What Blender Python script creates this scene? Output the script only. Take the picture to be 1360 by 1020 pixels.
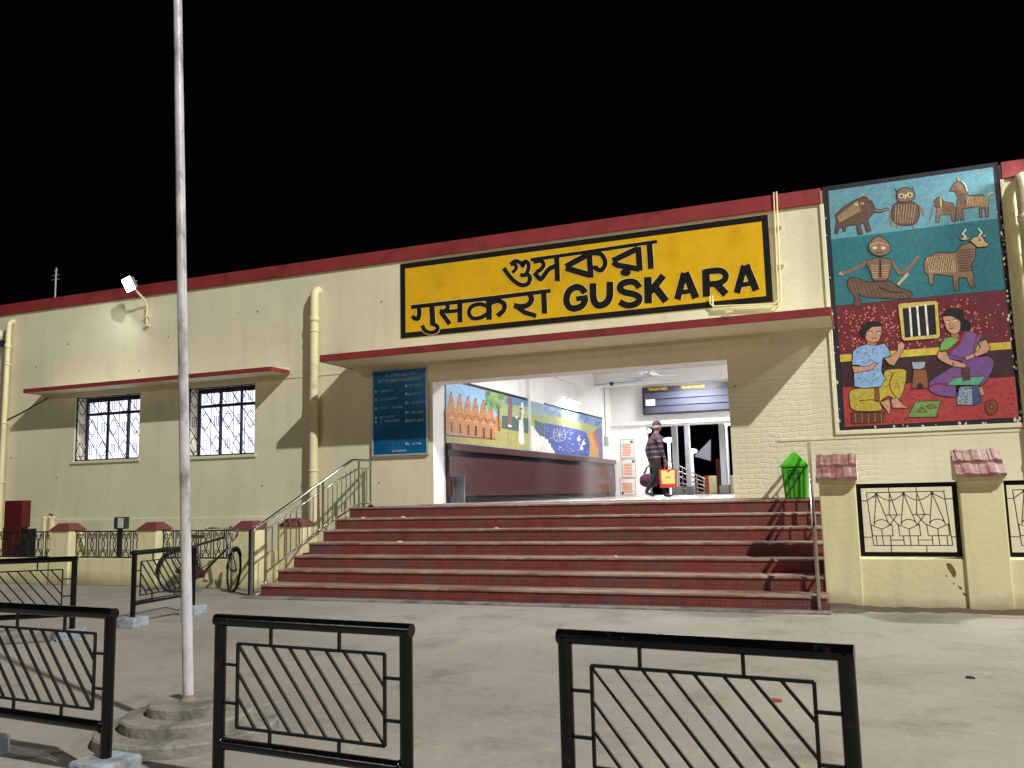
import bpy, bmesh, math, random
from mathutils import Vector, Matrix
random.seed(7)
for _o in list(bpy.data.objects): bpy.data.objects.remove(_o)
SC = bpy.context.scene
COL = SC.collection
R = math.radians

# ------------------------------------------------------------------ camera
FPX = 1150.0                      # focal length in pixels of a 1360 px wide frame
EYE = Vector((0, 0, 1.45))
AY = Vector((465.0, 136.0, FPX)).normalized()            # into the building
AX = -Vector((-2880.0, 213.0, FPX)); AX = (AX - AY * AX.dot(AY)).normalized()
AZ = AX.cross(AY)
if AZ.y > 0: AZ = -AZ
right = Vector((AX.x, AY.x, AZ.x)); down = Vector((AX.y, AY.y, AZ.y)); fwd = Vector((AX.z, AY.z, AZ.z))
cam = bpy.data.cameras.new('camera'); camo = bpy.data.objects.new('camera', cam); COL.objects.link(camo)
cam.sensor_width = 36; cam.lens = 36 * FPX / 1360; cam.clip_start = .05; cam.clip_end = 600
M = Matrix((( right.x, -down.x, -fwd.x, EYE.x), (right.y, -down.y, -fwd.y, EYE.y), (right.z, -down.z, -fwd.z, EYE.z), (0, 0, 0, 1)))
camo.matrix_world = M
SC.camera = camo
SC.render.resolution_x = 1024; SC.render.resolution_y = 768
SC.view_settings.view_transform = 'Standard'; SC.view_settings.look = 'None'
SC.view_settings.gamma = 1; SC.view_settings.use_curve_mapping = False
SC.view_settings.exposure = 0.12
SC.render.engine = 'CYCLES'
SC.cycles.max_bounces = 8; SC.cycles.diffuse_bounces = 5; SC.cycles.sample_clamp_indirect = 6

# ------------------------------------------------------------------ night sky
wd = bpy.data.worlds.new('World'); SC.world = wd; wd.use_nodes = True
nt = wd.node_tree; bg = nt.nodes['Background']
bg.inputs[0].default_value = (.35, .55, 1.0, 1); bg.inputs[1].default_value = 0.0011

# the yard's high mast lamp stands behind and to the right of the viewer
MAST = Vector((31.5, -12.0, 38.0))
kl = bpy.data.lights.new('mast_lamp', 'POINT'); kl.energy = 200000; kl.color = (1.0, .99, .955); kl.shadow_soft_size = .38
ko = bpy.data.objects.new('mast_lamp', kl); COL.objects.link(ko); ko.location = MAST

# a lower lamp post of the approach road, behind and to the left
ROADLAMP = Vector((-16.0, -12.0, 8.4))
rl_ = bpy.data.lights.new('road_lamp', 'POINT'); rl_.energy = 1700; rl_.color = (1.0, .93, .78); rl_.shadow_soft_size = .25
ro_ = bpy.data.objects.new('road_lamp', rl_); COL.objects.link(ro_); ro_.location = ROADLAMP

W = 14.6      # facade plane
FL = 1.287    # landing level
def ray(px, py):
    d = Vector((px - 680.0, py - 510.0, FPX)); return Vector((d.dot(AX), d.dot(AY), d.dot(AZ)))
def PY(px, py, y): r = ray(px, py); return EYE + r * (y / r.y)
def PX(px, py, x): r = ray(px, py); return EYE + r * (x / r.x)
def PZ(px, py, z): r = ray(px, py); return EYE + r * ((z - EYE.z) / r.z)

# ------------------------------------------------------------------ materials
def lin(c):
    return tuple(((v/255)/12.92 if v/255 <= .04045 else ((v/255+.055)/1.055)**2.4) for v in c) + (1.0,)
MATS = {}
def N(nt, t, **kw):
    n = nt.nodes.new(t)
    for k, v in kw.items(): setattr(n, k, v)
    return n
def mat(name, c, rough=.7, var=.12, vs=3.0, bump=.0, bs=40, metal=0, spec=.4, c2=None, c2t=.62, c2s=2.0, stretch=(1,1,1), emit=None, es=0, det=5, coat=0):
    """plain surface: colour c with patchy variation, patches of c2, fine relief"""
    if name in MATS: return MATS[name]
    m = bpy.data.materials.new(name); m.use_nodes = True; MATS[name] = m
    t = m.node_tree; b = t.nodes['Principled BSDF']
    geo = N(t, 'ShaderNodeNewGeometry'); mp = N(t, 'ShaderNodeMapping'); mp.inputs['Scale'].default_value = stretch
    t.links.new(geo.outputs['Position'], mp.inputs[0])
    col = lin(c)
    n1 = N(t, 'ShaderNodeTexNoise'); n1.inputs['Scale'].default_value = vs; n1.inputs['Detail'].default_value = det; n1.inputs['Roughness'].default_value = .65
    t.links.new(mp.outputs[0], n1.inputs[0])
    mr = N(t, 'ShaderNodeMapRange'); mr.inputs[1].default_value = .3; mr.inputs[2].default_value = .7; mr.inputs[3].default_value = 1 - var; mr.inputs[4].default_value = 1 + var
    t.links.new(n1.outputs[0], mr.inputs[0])
    hs = N(t, 'ShaderNodeHueSaturation'); hs.inputs['Color'].default_value = col
    t.links.new(mr.outputs[0], hs.inputs['Value']); out = hs.outputs[0]
    if c2 is not None:
        n2 = N(t, 'ShaderNodeTexNoise'); n2.inputs['Scale'].default_value = c2s; n2.inputs['Detail'].default_value = 8; n2.inputs['Roughness'].default_value = .7
        t.links.new(mp.outputs[0], n2.inputs[0])
        cr = N(t, 'ShaderNodeMapRange'); cr.inputs[1].default_value = c2t - .08; cr.inputs[2].default_value = c2t + .1; t.links.new(n2.outputs[0], cr.inputs[0])
        mx = N(t, 'ShaderNodeMix', data_type='RGBA'); mx.inputs['B'].default_value = lin(c2)
        t.links.new(cr.outputs[0], mx.inputs['Factor']); t.links.new(out, mx.inputs['A']); out = mx.outputs['Result']
    t.links.new(out, b.inputs['Base Color'])
    rr = N(t, 'ShaderNodeMapRange'); rr.inputs[3].default_value = max(.03, rough - .1); rr.inputs[4].default_value = min(1, rough + .1)
    t.links.new(n1.outputs[0], rr.inputs[0]); t.links.new(rr.outputs[0], b.inputs['Roughness'])
    b.inputs['Metallic'].default_value = metal; b.inputs['Specular IOR Level'].default_value = spec
    if coat: b.inputs['Coat Weight'].default_value = coat; b.inputs['Coat Roughness'].default_value = .08
    if bump:
        n3 = N(t, 'ShaderNodeTexNoise'); n3.inputs['Scale'].default_value = bs; n3.inputs['Detail'].default_value = 4
        t.links.new(mp.outputs[0], n3.inputs[0])
        bp = N(t, 'ShaderNodeBump'); bp.inputs['Strength'].default_value = bump; bp.inputs['Distance'].default_value = .02
        t.links.new(n3.outputs[0], bp.inputs['Height']); t.links.new(bp.outputs[0], b.inputs['Normal'])
    if emit: b.inputs['Emission Color'].default_value = lin(emit); b.inputs['Emission Strength'].default_value = es
    return m
def paint(c, rough=.55):
    return mat('paint_%d_%d_%d' % tuple(c), c, rough, var=.22, vs=16, bump=.2, bs=60, c2=tuple(int(v*.72+26) for v in c), c2t=.58, c2s=7)

def wall_mat(name, c, brick=.5, dirt=(120, 108, 72), stain=1.0, zbase=1.3, rough_patch=None):
    """limewashed brick: courses and trowel marks in the relief, grime streaks, chipped spots"""
    m = bpy.data.materials.new(name); m.use_nodes = True; MATS[name] = m
    t = m.node_tree; b = t.nodes['Principled BSDF']; L = t.links.new
    geo = N(t, 'ShaderNodeNewGeometry'); sp = N(t, 'ShaderNodeSeparateXYZ'); L(geo.outputs['Position'], sp.inputs[0])
    cb = N(t, 'ShaderNodeCombineXYZ'); L(sp.outputs[0], cb.inputs[0]); L(sp.outputs[2], cb.inputs[1])
    # wobble so that courses are not ruler straight
    nw = N(t, 'ShaderNodeTexNoise'); nw.inputs['Scale'].default_value = 3.5; nw.inputs['Detail'].default_value = 4; L(cb.outputs[0], nw.inputs[0])
    sc = N(t, 'ShaderNodeVectorMath', operation='SCALE'); sc.inputs['Scale'].default_value = .11; L(nw.outputs['Color'], sc.inputs[0])
    ad = N(t, 'ShaderNodeVectorMath', operation='ADD'); L(cb.outputs[0], ad.inputs[0]); L(sc.outputs[0], ad.inputs[1])
    br = N(t, 'ShaderNodeTexBrick'); br.inputs['Scale'].default_value = 1; br.inputs['Brick Width'].default_value = .24; br.inputs['Row Height'].default_value = .083
    br.inputs['Mortar Size'].default_value = .016; br.inputs['Mortar Smooth'].default_value = 1.0
    br.inputs['Color1'].default_value = (1, 1, 1, 1); br.inputs['Color2'].default_value = (.75, .75, .75, 1); br.inputs['Mortar'].default_value = (0, 0, 0, 1)
    L(ad.outputs[0], br.inputs[0])
    n1 = N(t, 'ShaderNodeTexNoise'); n1.inputs['Scale'].default_value = .55; n1.inputs['Detail'].default_value = 8; n1.inputs['Roughness'].default_value = .62; L(cb.outputs[0], n1.inputs[0])
    n2 = N(t, 'ShaderNodeTexNoise'); n2.inputs['Scale'].default_value = 14; n2.inputs['Detail'].default_value = 6; L(cb.outputs[0], n2.inputs[0])
    mpv = N(t, 'ShaderNodeMapping'); mpv.inputs['Scale'].default_value = (5, .35, 1); L(cb.outputs[0], mpv.inputs[0])
    n3 = N(t, 'ShaderNodeTexNoise'); n3.inputs['Scale'].default_value = 1.0; n3.inputs['Detail'].default_value = 6; L(mpv.outputs[0], n3.inputs[0])   # runs of rain
    # colour
    mr = N(t, 'ShaderNodeMapRange'); mr.inputs[1].default_value = .3; mr.inputs[2].default_value = .7; mr.inputs[3].default_value = .88; mr.inputs[4].default_value = 1.06; L(n1.outputs[0], mr.inputs[0])
    hs = N(t, 'ShaderNodeHueSaturation'); hs.inputs['Color'].default_value = lin(c); L(mr.outputs[0], hs.inputs['Value'])
    st = N(t, 'ShaderNodeMapRange'); st.inputs[1].default_value = .52; st.inputs[2].default_value = .8; st.inputs[4].default_value = .42 * stain; L(n3.outputs[0], st.inputs[0])
    mx = N(t, 'ShaderNodeMix', data_type='RGBA'); mx.inputs['B'].default_value = lin(dirt); L(st.outputs[0], mx.inputs['Factor']); L(hs.outputs[0], mx.inputs['A'])
    # small chips and spatter
    vo = N(t, 'ShaderNodeTexVoronoi'); vo.inputs['Scale'].default_value = 1.7; L(ad.outputs[0], vo.inputs[0])
    add = N(t, 'ShaderNodeMath', operation='MULTIPLY_ADD'); add.inputs[1].default_value = .10; L(n2.outputs[0], add.inputs[0]); L(vo.outputs['Distance'], add.inputs[2])
    ch = N(t, 'ShaderNodeMapRange'); ch.inputs[1].default_value = .105; ch.inputs[2].default_value = .085; ch.inputs[3].default_value = 0; ch.inputs[4].default_value = .75; L(add.outputs[0], ch.inputs[0])
    mx2 = N(t, 'ShaderNodeMix', data_type='RGBA'); mx2.inputs['B'].default_value = lin((110, 92, 66)); L(ch.outputs[0], mx2.inputs['Factor']); L(mx.outputs['Result'], mx2.inputs['A'])
    # splashed grime on the lowest half metre
    gz = N(t, 'ShaderNodeMapRange'); gz.inputs[1].default_value = .55; gz.inputs[2].default_value = 0.0; gz.inputs[3].default_value = -.35; gz.inputs[4].default_value = .25; L(sp.outputs[2], gz.inputs[0])
    gm = N(t, 'ShaderNodeMath', operation='ADD'); L(gz.outputs[0], gm.inputs[0]); L(n1.outputs[0], gm.inputs[1])
    gr = N(t, 'ShaderNodeMapRange'); gr.inputs[1].default_value = .5; gr.inputs[2].default_value = .8; gr.inputs[4].default_value = .7; L(gm.outputs[0], gr.inputs[0])
    mx3 = N(t, 'ShaderNodeMix', data_type='RGBA'); mx3.inputs['B'].default_value = lin((112, 100, 74)); L(gr.outputs[0], mx3.inputs['Factor']); L(mx2.outputs['Result'], mx3.inputs['A'])
    L(mx3.outputs['Result'], b.inputs['Base Color'])
    b.inputs['Roughness'].default_value = .75; b.inputs['Specular IOR Level'].default_value = .25
    # relief
    h1 = N(t, 'ShaderNodeMath', operation='MULTIPLY'); h1.inputs[1].default_value = brick; L(br.outputs['Color'], h1.inputs[0])
    if rough_patch:   # the courses show through only where the plaster coat is thin (x greater than the limit)
        rp = N(t, 'ShaderNodeMapRange'); rp.inputs[1].default_value = rough_patch - .6; rp.inputs[2].default_value = rough_patch + .2; rp.inputs[3].default_value = .02; rp.inputs[4].default_value = 1; L(sp.outputs[0], rp.inputs[0])
        rx = N(t, 'ShaderNodeMapRange'); rx.inputs[1].default_value = -.1; rx.inputs[2].default_value = .5; rx.inputs[3].default_value = 1; rx.inputs[4].default_value = .2; L(sp.outputs[0], rx.inputs[0]); rq = N(t, 'ShaderNodeMath', operation='MULTIPLY'); L(rp.outputs[0], rq.inputs[0]); L(rx.outputs[0], rq.inputs[1]); rp = rq
        rz = N(t, 'ShaderNodeMapRange'); rz.inputs[1].default_value = 3.7; rz.inputs[2].default_value = 4.3; rz.inputs[3].default_value = 1; rz.inputs[4].default_value = .12; L(sp.outputs[2], rz.inputs[0])
        rn = N(t, 'ShaderNodeMapRange'); rn.inputs[1].default_value = .35; rn.inputs[2].default_value = .6; rn.inputs[3].default_value = .35; L(n1.outputs[0], rn.inputs[0])
        rm = N(t, 'ShaderNodeMath', operation='MULTIPLY'); L(rp.outputs[0], rm.inputs[0]); L(rz.outputs[0], rm.inputs[1]); rm2 = N(t, 'ShaderNodeMath', operation='MULTIPLY'); L(rm.outputs[0], rm2.inputs[0]); L(rn.outputs[0], rm2.inputs[1]); rp = rm2
        h2 = N(t, 'ShaderNodeMath', operation='MULTIPLY'); L(h1.outputs[0], h2.inputs[0]); L(rp.outputs[0], h2.inputs[1]); h1 = h2
    ha = N(t, 'ShaderNodeMath', operation='MULTIPLY_ADD'); ha.inputs[1].default_value = .32; L(n2.outputs[0], ha.inputs[0]); L(h1.outputs[0], ha.inputs[2])
    bp = N(t, 'ShaderNodeBump'); bp.inputs['Strength'].default_value = .55; bp.inputs['Distance'].default_value = .022
    L(ha.outputs[0], bp.inputs['Height']); L(bp.outputs[0], b.inputs['Normal'])
    return m

CREAM = wall_mat('limewash_cream', (227, 221, 190), .34, stain=.28, rough_patch=-2.0)
CREAM2 = wall_mat('limewash_compound', (227, 219, 172), .02, stain=.6)
RED = mat('red_oxide_paint', (140, 50, 52), .6, .16, 2.2, .2, 30, c2=(96, 34, 36), c2t=.6)
WHITE = mat('hall_distemper', (234, 231, 226), .8, .05, 1.5, .1, 25, c2=(205, 198, 184), c2t=.66, c2s=1.1)
CEILM = mat('ceiling_distemper', (205, 205, 208), .85, .05, 1.2, .08, 25)
BLACK = mat('black_gloss_paint', (5, 5, 7), .22, .3, 7, .06, 40, spec=.35, c2=(52, 46, 42), c2t=.68, c2s=12)
IRON = mat('black_iron_bar', (8, 8, 8), .5, .3, 9, spec=.4)
STEEL = mat('stainless_tube', (196, 192, 184), .24, .08, 6, metal=1.0)
GALV = mat('galvanised_pole', (188, 186, 186), .5, .22, 3.0, .15, 40, metal=.15, c2=(112, 100, 100), c2t=.56, c2s=3.4, stretch=(1.6, 1.6, .6))
PIPE = mat('cream_pipe', (228, 218, 172), .5, .07, 2.5, c2=(168, 152, 104), c2t=.64, c2s=2.4)
RAW = mat('bare_concrete', (134, 128, 116), .88, .2, 4, .5, 25, c2=(86, 82, 76), c2t=.55, c2s=3)
BLUEB = mat('blue_washed_block', (146, 156, 164), .85, .15, 6, .4, 25, c2=(112, 112, 108), c2t=.54, c2s=7)
GRAN = mat('brown_granite', (80, 50, 50), .16, .15, 30, spec=.5, c2=(62, 38, 38), c2t=.55, c2s=60)
GRANB = mat('black_granite', (20, 18, 19), .12, .2, 40, spec=.5)
HFLOOR = mat('hall_floor_stone', (176, 168, 162), .22, .08, 2.0, spec=.5)
GREEN = mat('green_plastic', (74, 168, 40), .35, .06, 4, spec=.5)
RUBBER = mat('tyre_rubber', (18, 18, 18), .8, .2, 9)
GLASSW = mat('lit_window_pane', (225, 228, 240), .4, .03, 2, emit=(222, 226, 255), es=1.5)

# ------------------------------------------------------------------ mesh helpers
ROOTLOC = {}
class MB:
    def __init__(s): s.v = []; s.f = []; s.m = []; s.sm = []
    def add(s, vs, fs, mi=0, smooth=False):
        o = len(s.v); s.v += [tuple(v) for v in vs]
        for f in fs: s.f.append([i + o for i in f]); s.m.append(mi); s.sm.append(smooth)
        return s
    def box(s, x0, x1, y0, y1, z0, z1, mi=0):
        return s.add([(x0,y0,z0),(x1,y0,z0),(x1,y1,z0),(x0,y1,z0),(x0,y0,z1),(x1,y0,z1),(x1,y1,z1),(x0,y1,z1)],
              [(0,3,2,1),(4,5,6,7),(0,1,5,4),(1,2,6,5),(2,3,7,6),(3,0,4,7)], mi)
    def bar(s, p, q, w, h=None, mi=0, up=(0,0,1)):
        p = Vector(p); q = Vector(q); h = h or w; d = (q - p).normalized(); u = Vector(up)
        if abs(d.dot(u)) > .97: u = Vector((0, 1, 0)) if abs(d.y) < .9 else Vector((1, 0, 0))
        a = d.cross(u).normalized() * w/2; b = a.cross(d).normalized() * h/2
        vs = [p-a-b, p+a-b, p+a+b, p-a+b, q-a-b, q+a-b, q+a+b, q-a+b]
        return s.add(vs, [(0,1,2,3),(7,6,5,4),(0,4,5,1),(1,5,6,2),(2,6,7,3),(3,7,4,0)], mi)
    def tube(s, pts, r, n=10, mi=0, closed=False, caps=True):
        pts = [Vector(p) for p in pts]; k = len(pts); rs = r if isinstance(r, (list, tuple)) else [r]*k
        vs = []; ref = None
        for i, p in enumerate(pts):
            if closed: d = (pts[(i+1) % k] - pts[i-1]).normalized()
            else: d = (pts[min(i+1, k-1)] - pts[max(i-1, 0)]).normalized()
            if ref is None:
                ref = Vector((0,0,1)) if abs(d.z) < .9 else Vector((1,0,0))
            a = (ref - d * ref.dot(d)).normalized(); b = d.cross(a); ref = a
            sc = 1.0
            if 0 < i < k-1 or closed:
                d1 = (pts[i] - pts[i-1]).normalized(); sc = 1 / max(.6, math.sqrt(max(.01, (1 + d1.dot((pts[(i+1) % k]-pts[i]).normalized()))/2)))
            for j in range(n):
                t = 2*math.pi*(j+.5)/n; vs.append(p + (a*math.cos(t) + b*math.sin(t)) * rs[i] * (1 + (sc-1)*.6))
        fs = []
        for i in range(k if closed else k-1):
            i2 = (i+1) % k
            for j in range(n): fs.append((i*n+j, i*n+(j+1) % n, i2*n+(j+1) % n, i2*n+j))
        s.add(vs, fs, mi, True)
        if caps and not closed:
            s.add(vs[:n], [tuple(range(n-1, -1, -1))], mi); s.add(vs[-n:], [tuple(range(n))], mi)
        return s
    def lathe(s, prof, c=(0,0,0), n=20, mi=0, smooth=True, ax='z'):
        vs = []
        for r, h in prof:
            for j in range(n):
                t = 2*math.pi*j/n; a, b = r*math.cos(t), r*math.sin(t)
                p = {'z': (a, b, h), 'y': (a, h, b), 'x': (h, a, b)}[ax]
                vs.append((c[0]+p[0], c[1]+p[1], c[2]+p[2]))
        fs = [(i*n+j, i*n+(j+1) % n, (i+1)*n+(j+1) % n, (i+1)*n+j) for i in range(len(prof)-1) for j in range(n)]
        s.add(vs, fs, mi, smooth)
        k = len(prof)
        s.add(vs[:n], [tuple(range(n-1, -1, -1))], mi); s.add(vs[(k-1)*n:], [tuple(range(n))], mi)
        return s
    def prism(s, poly, axis, a0, a1, mi=0):
        """extrude a 2d polygon along an axis ('x': poly is (y,z), 'y': (x,z), 'z': (x,y))"""
        f = {'x': lambda p, a: (a, p[0], p[1]), 'y': lambda p, a: (p[0], a, p[1]), 'z': lambda p, a: (p[0], p[1], a)}[axis]
        n = len(poly); vs = [f(p, a0) for p in poly] + [f(p, a1) for p in poly]
        fs = [tuple(range(n-1, -1, -1)), tuple(range(n, 2*n))] + [(i, (i+1) % n, (i+1) % n + n, i + n) for i in range(n)]
        return s.add(vs, fs, mi)
    def build(s, name, mats, parent=None, local=False, bevel=0, fix=True):
        if not isinstance(mats, (list, tuple)): mats = [mats]
        me = bpy.data.meshes.new(name)
        off = Vector((0,0,0))
        if parent is not None and not local:
            top = parent
            while top.parent: top = top.parent
            off = top.location
        me.from_pydata([(v[0]-off.x, v[1]-off.y, v[2]-off.z) for v in s.v], [], s.f)
        for m in mats: me.materials.append(m)
        for p, mi, sm in zip(me.polygons, s.m, s.sm): p.material_index = mi; p.use_smooth = sm
        if fix:
            bm = bmesh.new(); bm.from_mesh(me); bmesh.ops.recalc_face_normals(bm, faces=bm.faces); bm.to_mesh(me); bm.free()
        me.update()
        o = bpy.data.objects.new(name, me); COL.objects.link(o)
        if parent is not None: o.parent = parent
        if bevel:
            md = o.modifiers.new('bevel', 'BEVEL'); md.width = bevel; md.segments = 2; md.limit_method = 'ANGLE'; md.angle_limit = R(40)
        return o
def tag(o, label=None, cat=None, group=None, kind=None):
    if label: o['label'] = label
    if cat: o['category'] = cat
    if group: o['group'] = group
    if kind: o['kind'] = kind
    return o
def thing(name, loc, label, cat, group=None, rz=0):
    o = bpy.data.objects.new(name, None); COL.objects.link(o); o.location = loc; o.rotation_euler = (0, 0, rz); o.empty_display_size = .2
    return tag(o, label, cat, group)
def copy_tree(o, parent=None):
    c = o.copy(); COL.objects.link(c)
    if parent is not None: c.parent = parent
    for ch in list(o.children): copy_tree(ch, c)
    return c
def ribbon(pts, w, closed=False):
    """flat stroke of width w along 2d points, mitred; returns quads as point lists"""
    P = [Vector((p[0], p[1])) for p in pts]; n = len(P); L = []; Rr = []
    for i in range(n):
        if closed: a, b = P[i-1], P[(i+1) % n]
        else: a, b = P[max(i-1, 0)], P[min(i+1, n-1)]
        d1 = (P[i]-a); d2 = (b-P[i])
        d1 = d1.normalized() if d1.length > 1e-9 else d2.normalized(); d2 = d2.normalized() if d2.length > 1e-9 else d1
        t = (d1 + d2); t = t.normalized() if t.length > 1e-6 else d1
        nn = Vector((-t.y, t.x)); k = 1 / max(.55, nn.dot(Vector((-d1.y, d1.x))))
        L.append(P[i] + nn*w/2*k); Rr.append(P[i] - nn*w/2*k)
    return [[L[i], L[(i+1) % n], Rr[(i+1) % n], Rr[i]] for i in range(n if closed else n-1)]
def smooth2(pts, k=4, closed=True):
    n = len(pts); out = []
    P = [Vector((p[0], p[1])) for p in pts]
    for i in range(n if closed else n-1):
        p0 = P[i-1] if (closed or i > 0) else P[i]; p1 = P[i]; p2 = P[(i+1) % n]; p3 = P[(i+2) % n] if (closed or i+2 < n) else p2
        for j in range(k):
            t = j/k; out.append(.5*((2*p1) + (p2-p0)*t + (2*p0-5*p1+4*p2-p3)*t*t + (3*p1-p0-3*p2+p3)*t**3))
    if not closed: out.append(P[-1])
    return out
class Paint:
    """brush strokes and filled shapes lying on a surface; to3(u, v, h) gives the world point h above it"""
    def __init__(s, to3, h0=0.0): s.mb = MB(); s.to3 = to3; s.mats = []; s.h = h0
    def mi(s, c):
        m = c if not isinstance(c, tuple) else paint(c)
        if m not in s.mats: s.mats.append(m)
        return s.mats.index(m)
    def fill(s, pts, c, sm=False, h=None, line=None, lw=2.0):
        if sm: pts = smooth2(pts)
        s.h += .00018; hh = s.h if h is None else h
        s.mb.add([s.to3(p[0], p[1], hh) for p in pts], [tuple(range(len(pts)))], s.mi(c))
        if line: s.stroke(pts, lw, line, closed=True)
        return s
    def stroke(s, pts, w, c, closed=False, sm=False):
        if sm: pts = smooth2(pts, 5, closed)
        s.h += .00018
        for q in ribbon(pts, w, closed): s.mb.add([s.to3(p[0], p[1], s.h) for p in q], [(0,1,2,3)], s.mi(c))
        return s
    def dot(s, u, v, r, c, n=7, ry=None):
        ry = ry or r; s.h += .00001
        s.mb.add([s.to3(u + r*math.cos(6.2832*j/n), v + ry*math.sin(6.2832*j/n), s.h) for j in range(n)], [tuple(range(n))], s.mi(c)); return s
    def build(s, name, parent, **k): return s.mb.build(name, s.mats, parent, fix=False, **k)
def text_mesh(txt, size, bold=.0):
    cu = bpy.data.curves.new('txt', 'FONT'); cu.body = txt; cu.size = size; cu.offset = bold; cu.resolution_u = 3
    o = bpy.data.objects.new('txt', cu); COL.objects.link(o)
    bpy.context.view_layer.update()
    me = bpy.data.meshes.new_from_object(o.evaluated_get(bpy.context.evaluated_depsgraph_get()))
    vs = [v.co.copy() for v in me.vertices]; fs = [tuple(p.vertices) for p in me.polygons]
    bpy.data.objects.remove(o); bpy.data.curves.remove(cu); bpy.data.meshes.remove(me)
    return vs, fs

# ================================================================== ground
def ground_mat():
    m = bpy.data.materials.new('worn_concrete_yard'); m.use_nodes = True
    t = m.node_tree; b = t.nodes['Principled BSDF']; L = t.links.new
    geo = N(t, 'ShaderNodeNewGeometry')
    def noise(s, d=6, r=.6):
        n = N(t, 'ShaderNodeTexNoise'); n.inputs['Scale'].default_value = s; n.inputs['Detail'].default_value = d; n.inputs['Roughness'].default_value = r; L(geo.outputs['Position'], n.inputs[0]); return n
    def rng(src, a, bb, c, d):
        n = N(t, 'ShaderNodeMapRange'); n.inputs[1].default_value = a; n.inputs[2].default_value = bb; n.inputs[3].default_value = c; n.inputs[4].default_value = d; L(src, n.inputs[0]); return n.outputs[0]
    big, mid, fine, spk = noise(.28), noise(1.3, 8, .68), noise(11, 6), noise(60, 3)
    mx = N(t, 'ShaderNodeMix', data_type='RGBA'); mx.inputs['A'].default_value = lin((134, 127, 116)); mx.inputs['B'].default_value = lin((158, 150, 139)); L(rng(big.outputs[0], .35, .65, 0, 1), mx.inputs['Factor'])
    m2 = N(t, 'ShaderNodeMix', data_type='RGBA'); m2.inputs['B'].default_value = lin((116, 107, 95)); L(mx.outputs['Result'], m2.inputs['A']); L(rng(mid.outputs[0], .52, .72, 0, .8), m2.inputs['Factor'])
    m3 = N(t, 'ShaderNodeMix', data_type='RGBA'); m3.inputs['B'].default_value = lin((176, 164, 146)); L(m2.outputs['Result'], m3.inputs['A']); L(rng(fine.outputs[0], .55, .75, 0, .5), m3.inputs['Factor'])
    m4 = N(t, 'ShaderNodeMix', data_type='RGBA'); m4.inputs['B'].default_value = lin((60, 54, 48)); L(m3.outputs['Result'], m4.inputs['A']); L(rng(spk.outputs[0], .68, .74, 0, .7), m4.inputs['Factor'])
    # cracks
    sc = N(t, 'ShaderNodeVectorMath', operation='SCALE'); sc.inputs['Scale'].default_value = .9; L(mid.outputs['Color'], sc.inputs[0])
    ad = N(t, 'ShaderNodeVectorMath', operation='ADD'); L(geo.outputs['Position'], ad.inputs[0]); L(sc.outputs[0], ad.inputs[1])
    vo = N(t, 'ShaderNodeTexVoronoi', feature='DISTANCE_TO_EDGE'); vo.inputs['Scale'].default_value = .22; L(ad.outputs[0], vo.inputs[0])
    ck = rng(vo.outputs['Distance'], .0006, .0022, .28, 0)
    m5 = N(t, 'ShaderNodeMix', data_type='RGBA'); m5.inputs['B'].default_value = lin((52, 46, 40)); L(m4.outputs['Result'], m5.inputs['A']); L(ck, m5.inputs['Factor'])
    # drifted dirt along the foot of the low walls and steps
    L(m5.outputs['Result'], b.inputs['Base Color']); L(rng(mid.outputs[0], .3, .7, .78, .95), b.inputs['Roughness']); b.inputs['Specular IOR Level'].default_value = .25
    h = N(t, 'ShaderNodeMath', operation='MULTIPLY_ADD'); h.inputs[1].default_value = .5; L(fine.outputs[0], h.inputs[0]); L(mid.outputs[0], h.inputs[2])
    h2 = N(t, 'ShaderNodeMath', operation='MULTIPLY_ADD'); h2.inputs[1].default_value = .3; L(spk.outputs[0], h2.inputs[0]); L(h.outputs[0], h2.inputs[2])
    bp = N(t, 'ShaderNodeBump'); bp.inputs['Strength'].default_value = .5; bp.inputs['Distance'].default_value = .03; L(h2.outputs[0], bp.inputs['Height']); L(bp.outputs[0], b.inputs['Normal'])
    return m
g = MB(); g.add([(-250,-250,0),(250,-250,0),(250,250,0),(-250,250,0)], [(0,1,2,3)])
tag(g.build('ground', ground_mat()), kind='structure')

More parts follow.
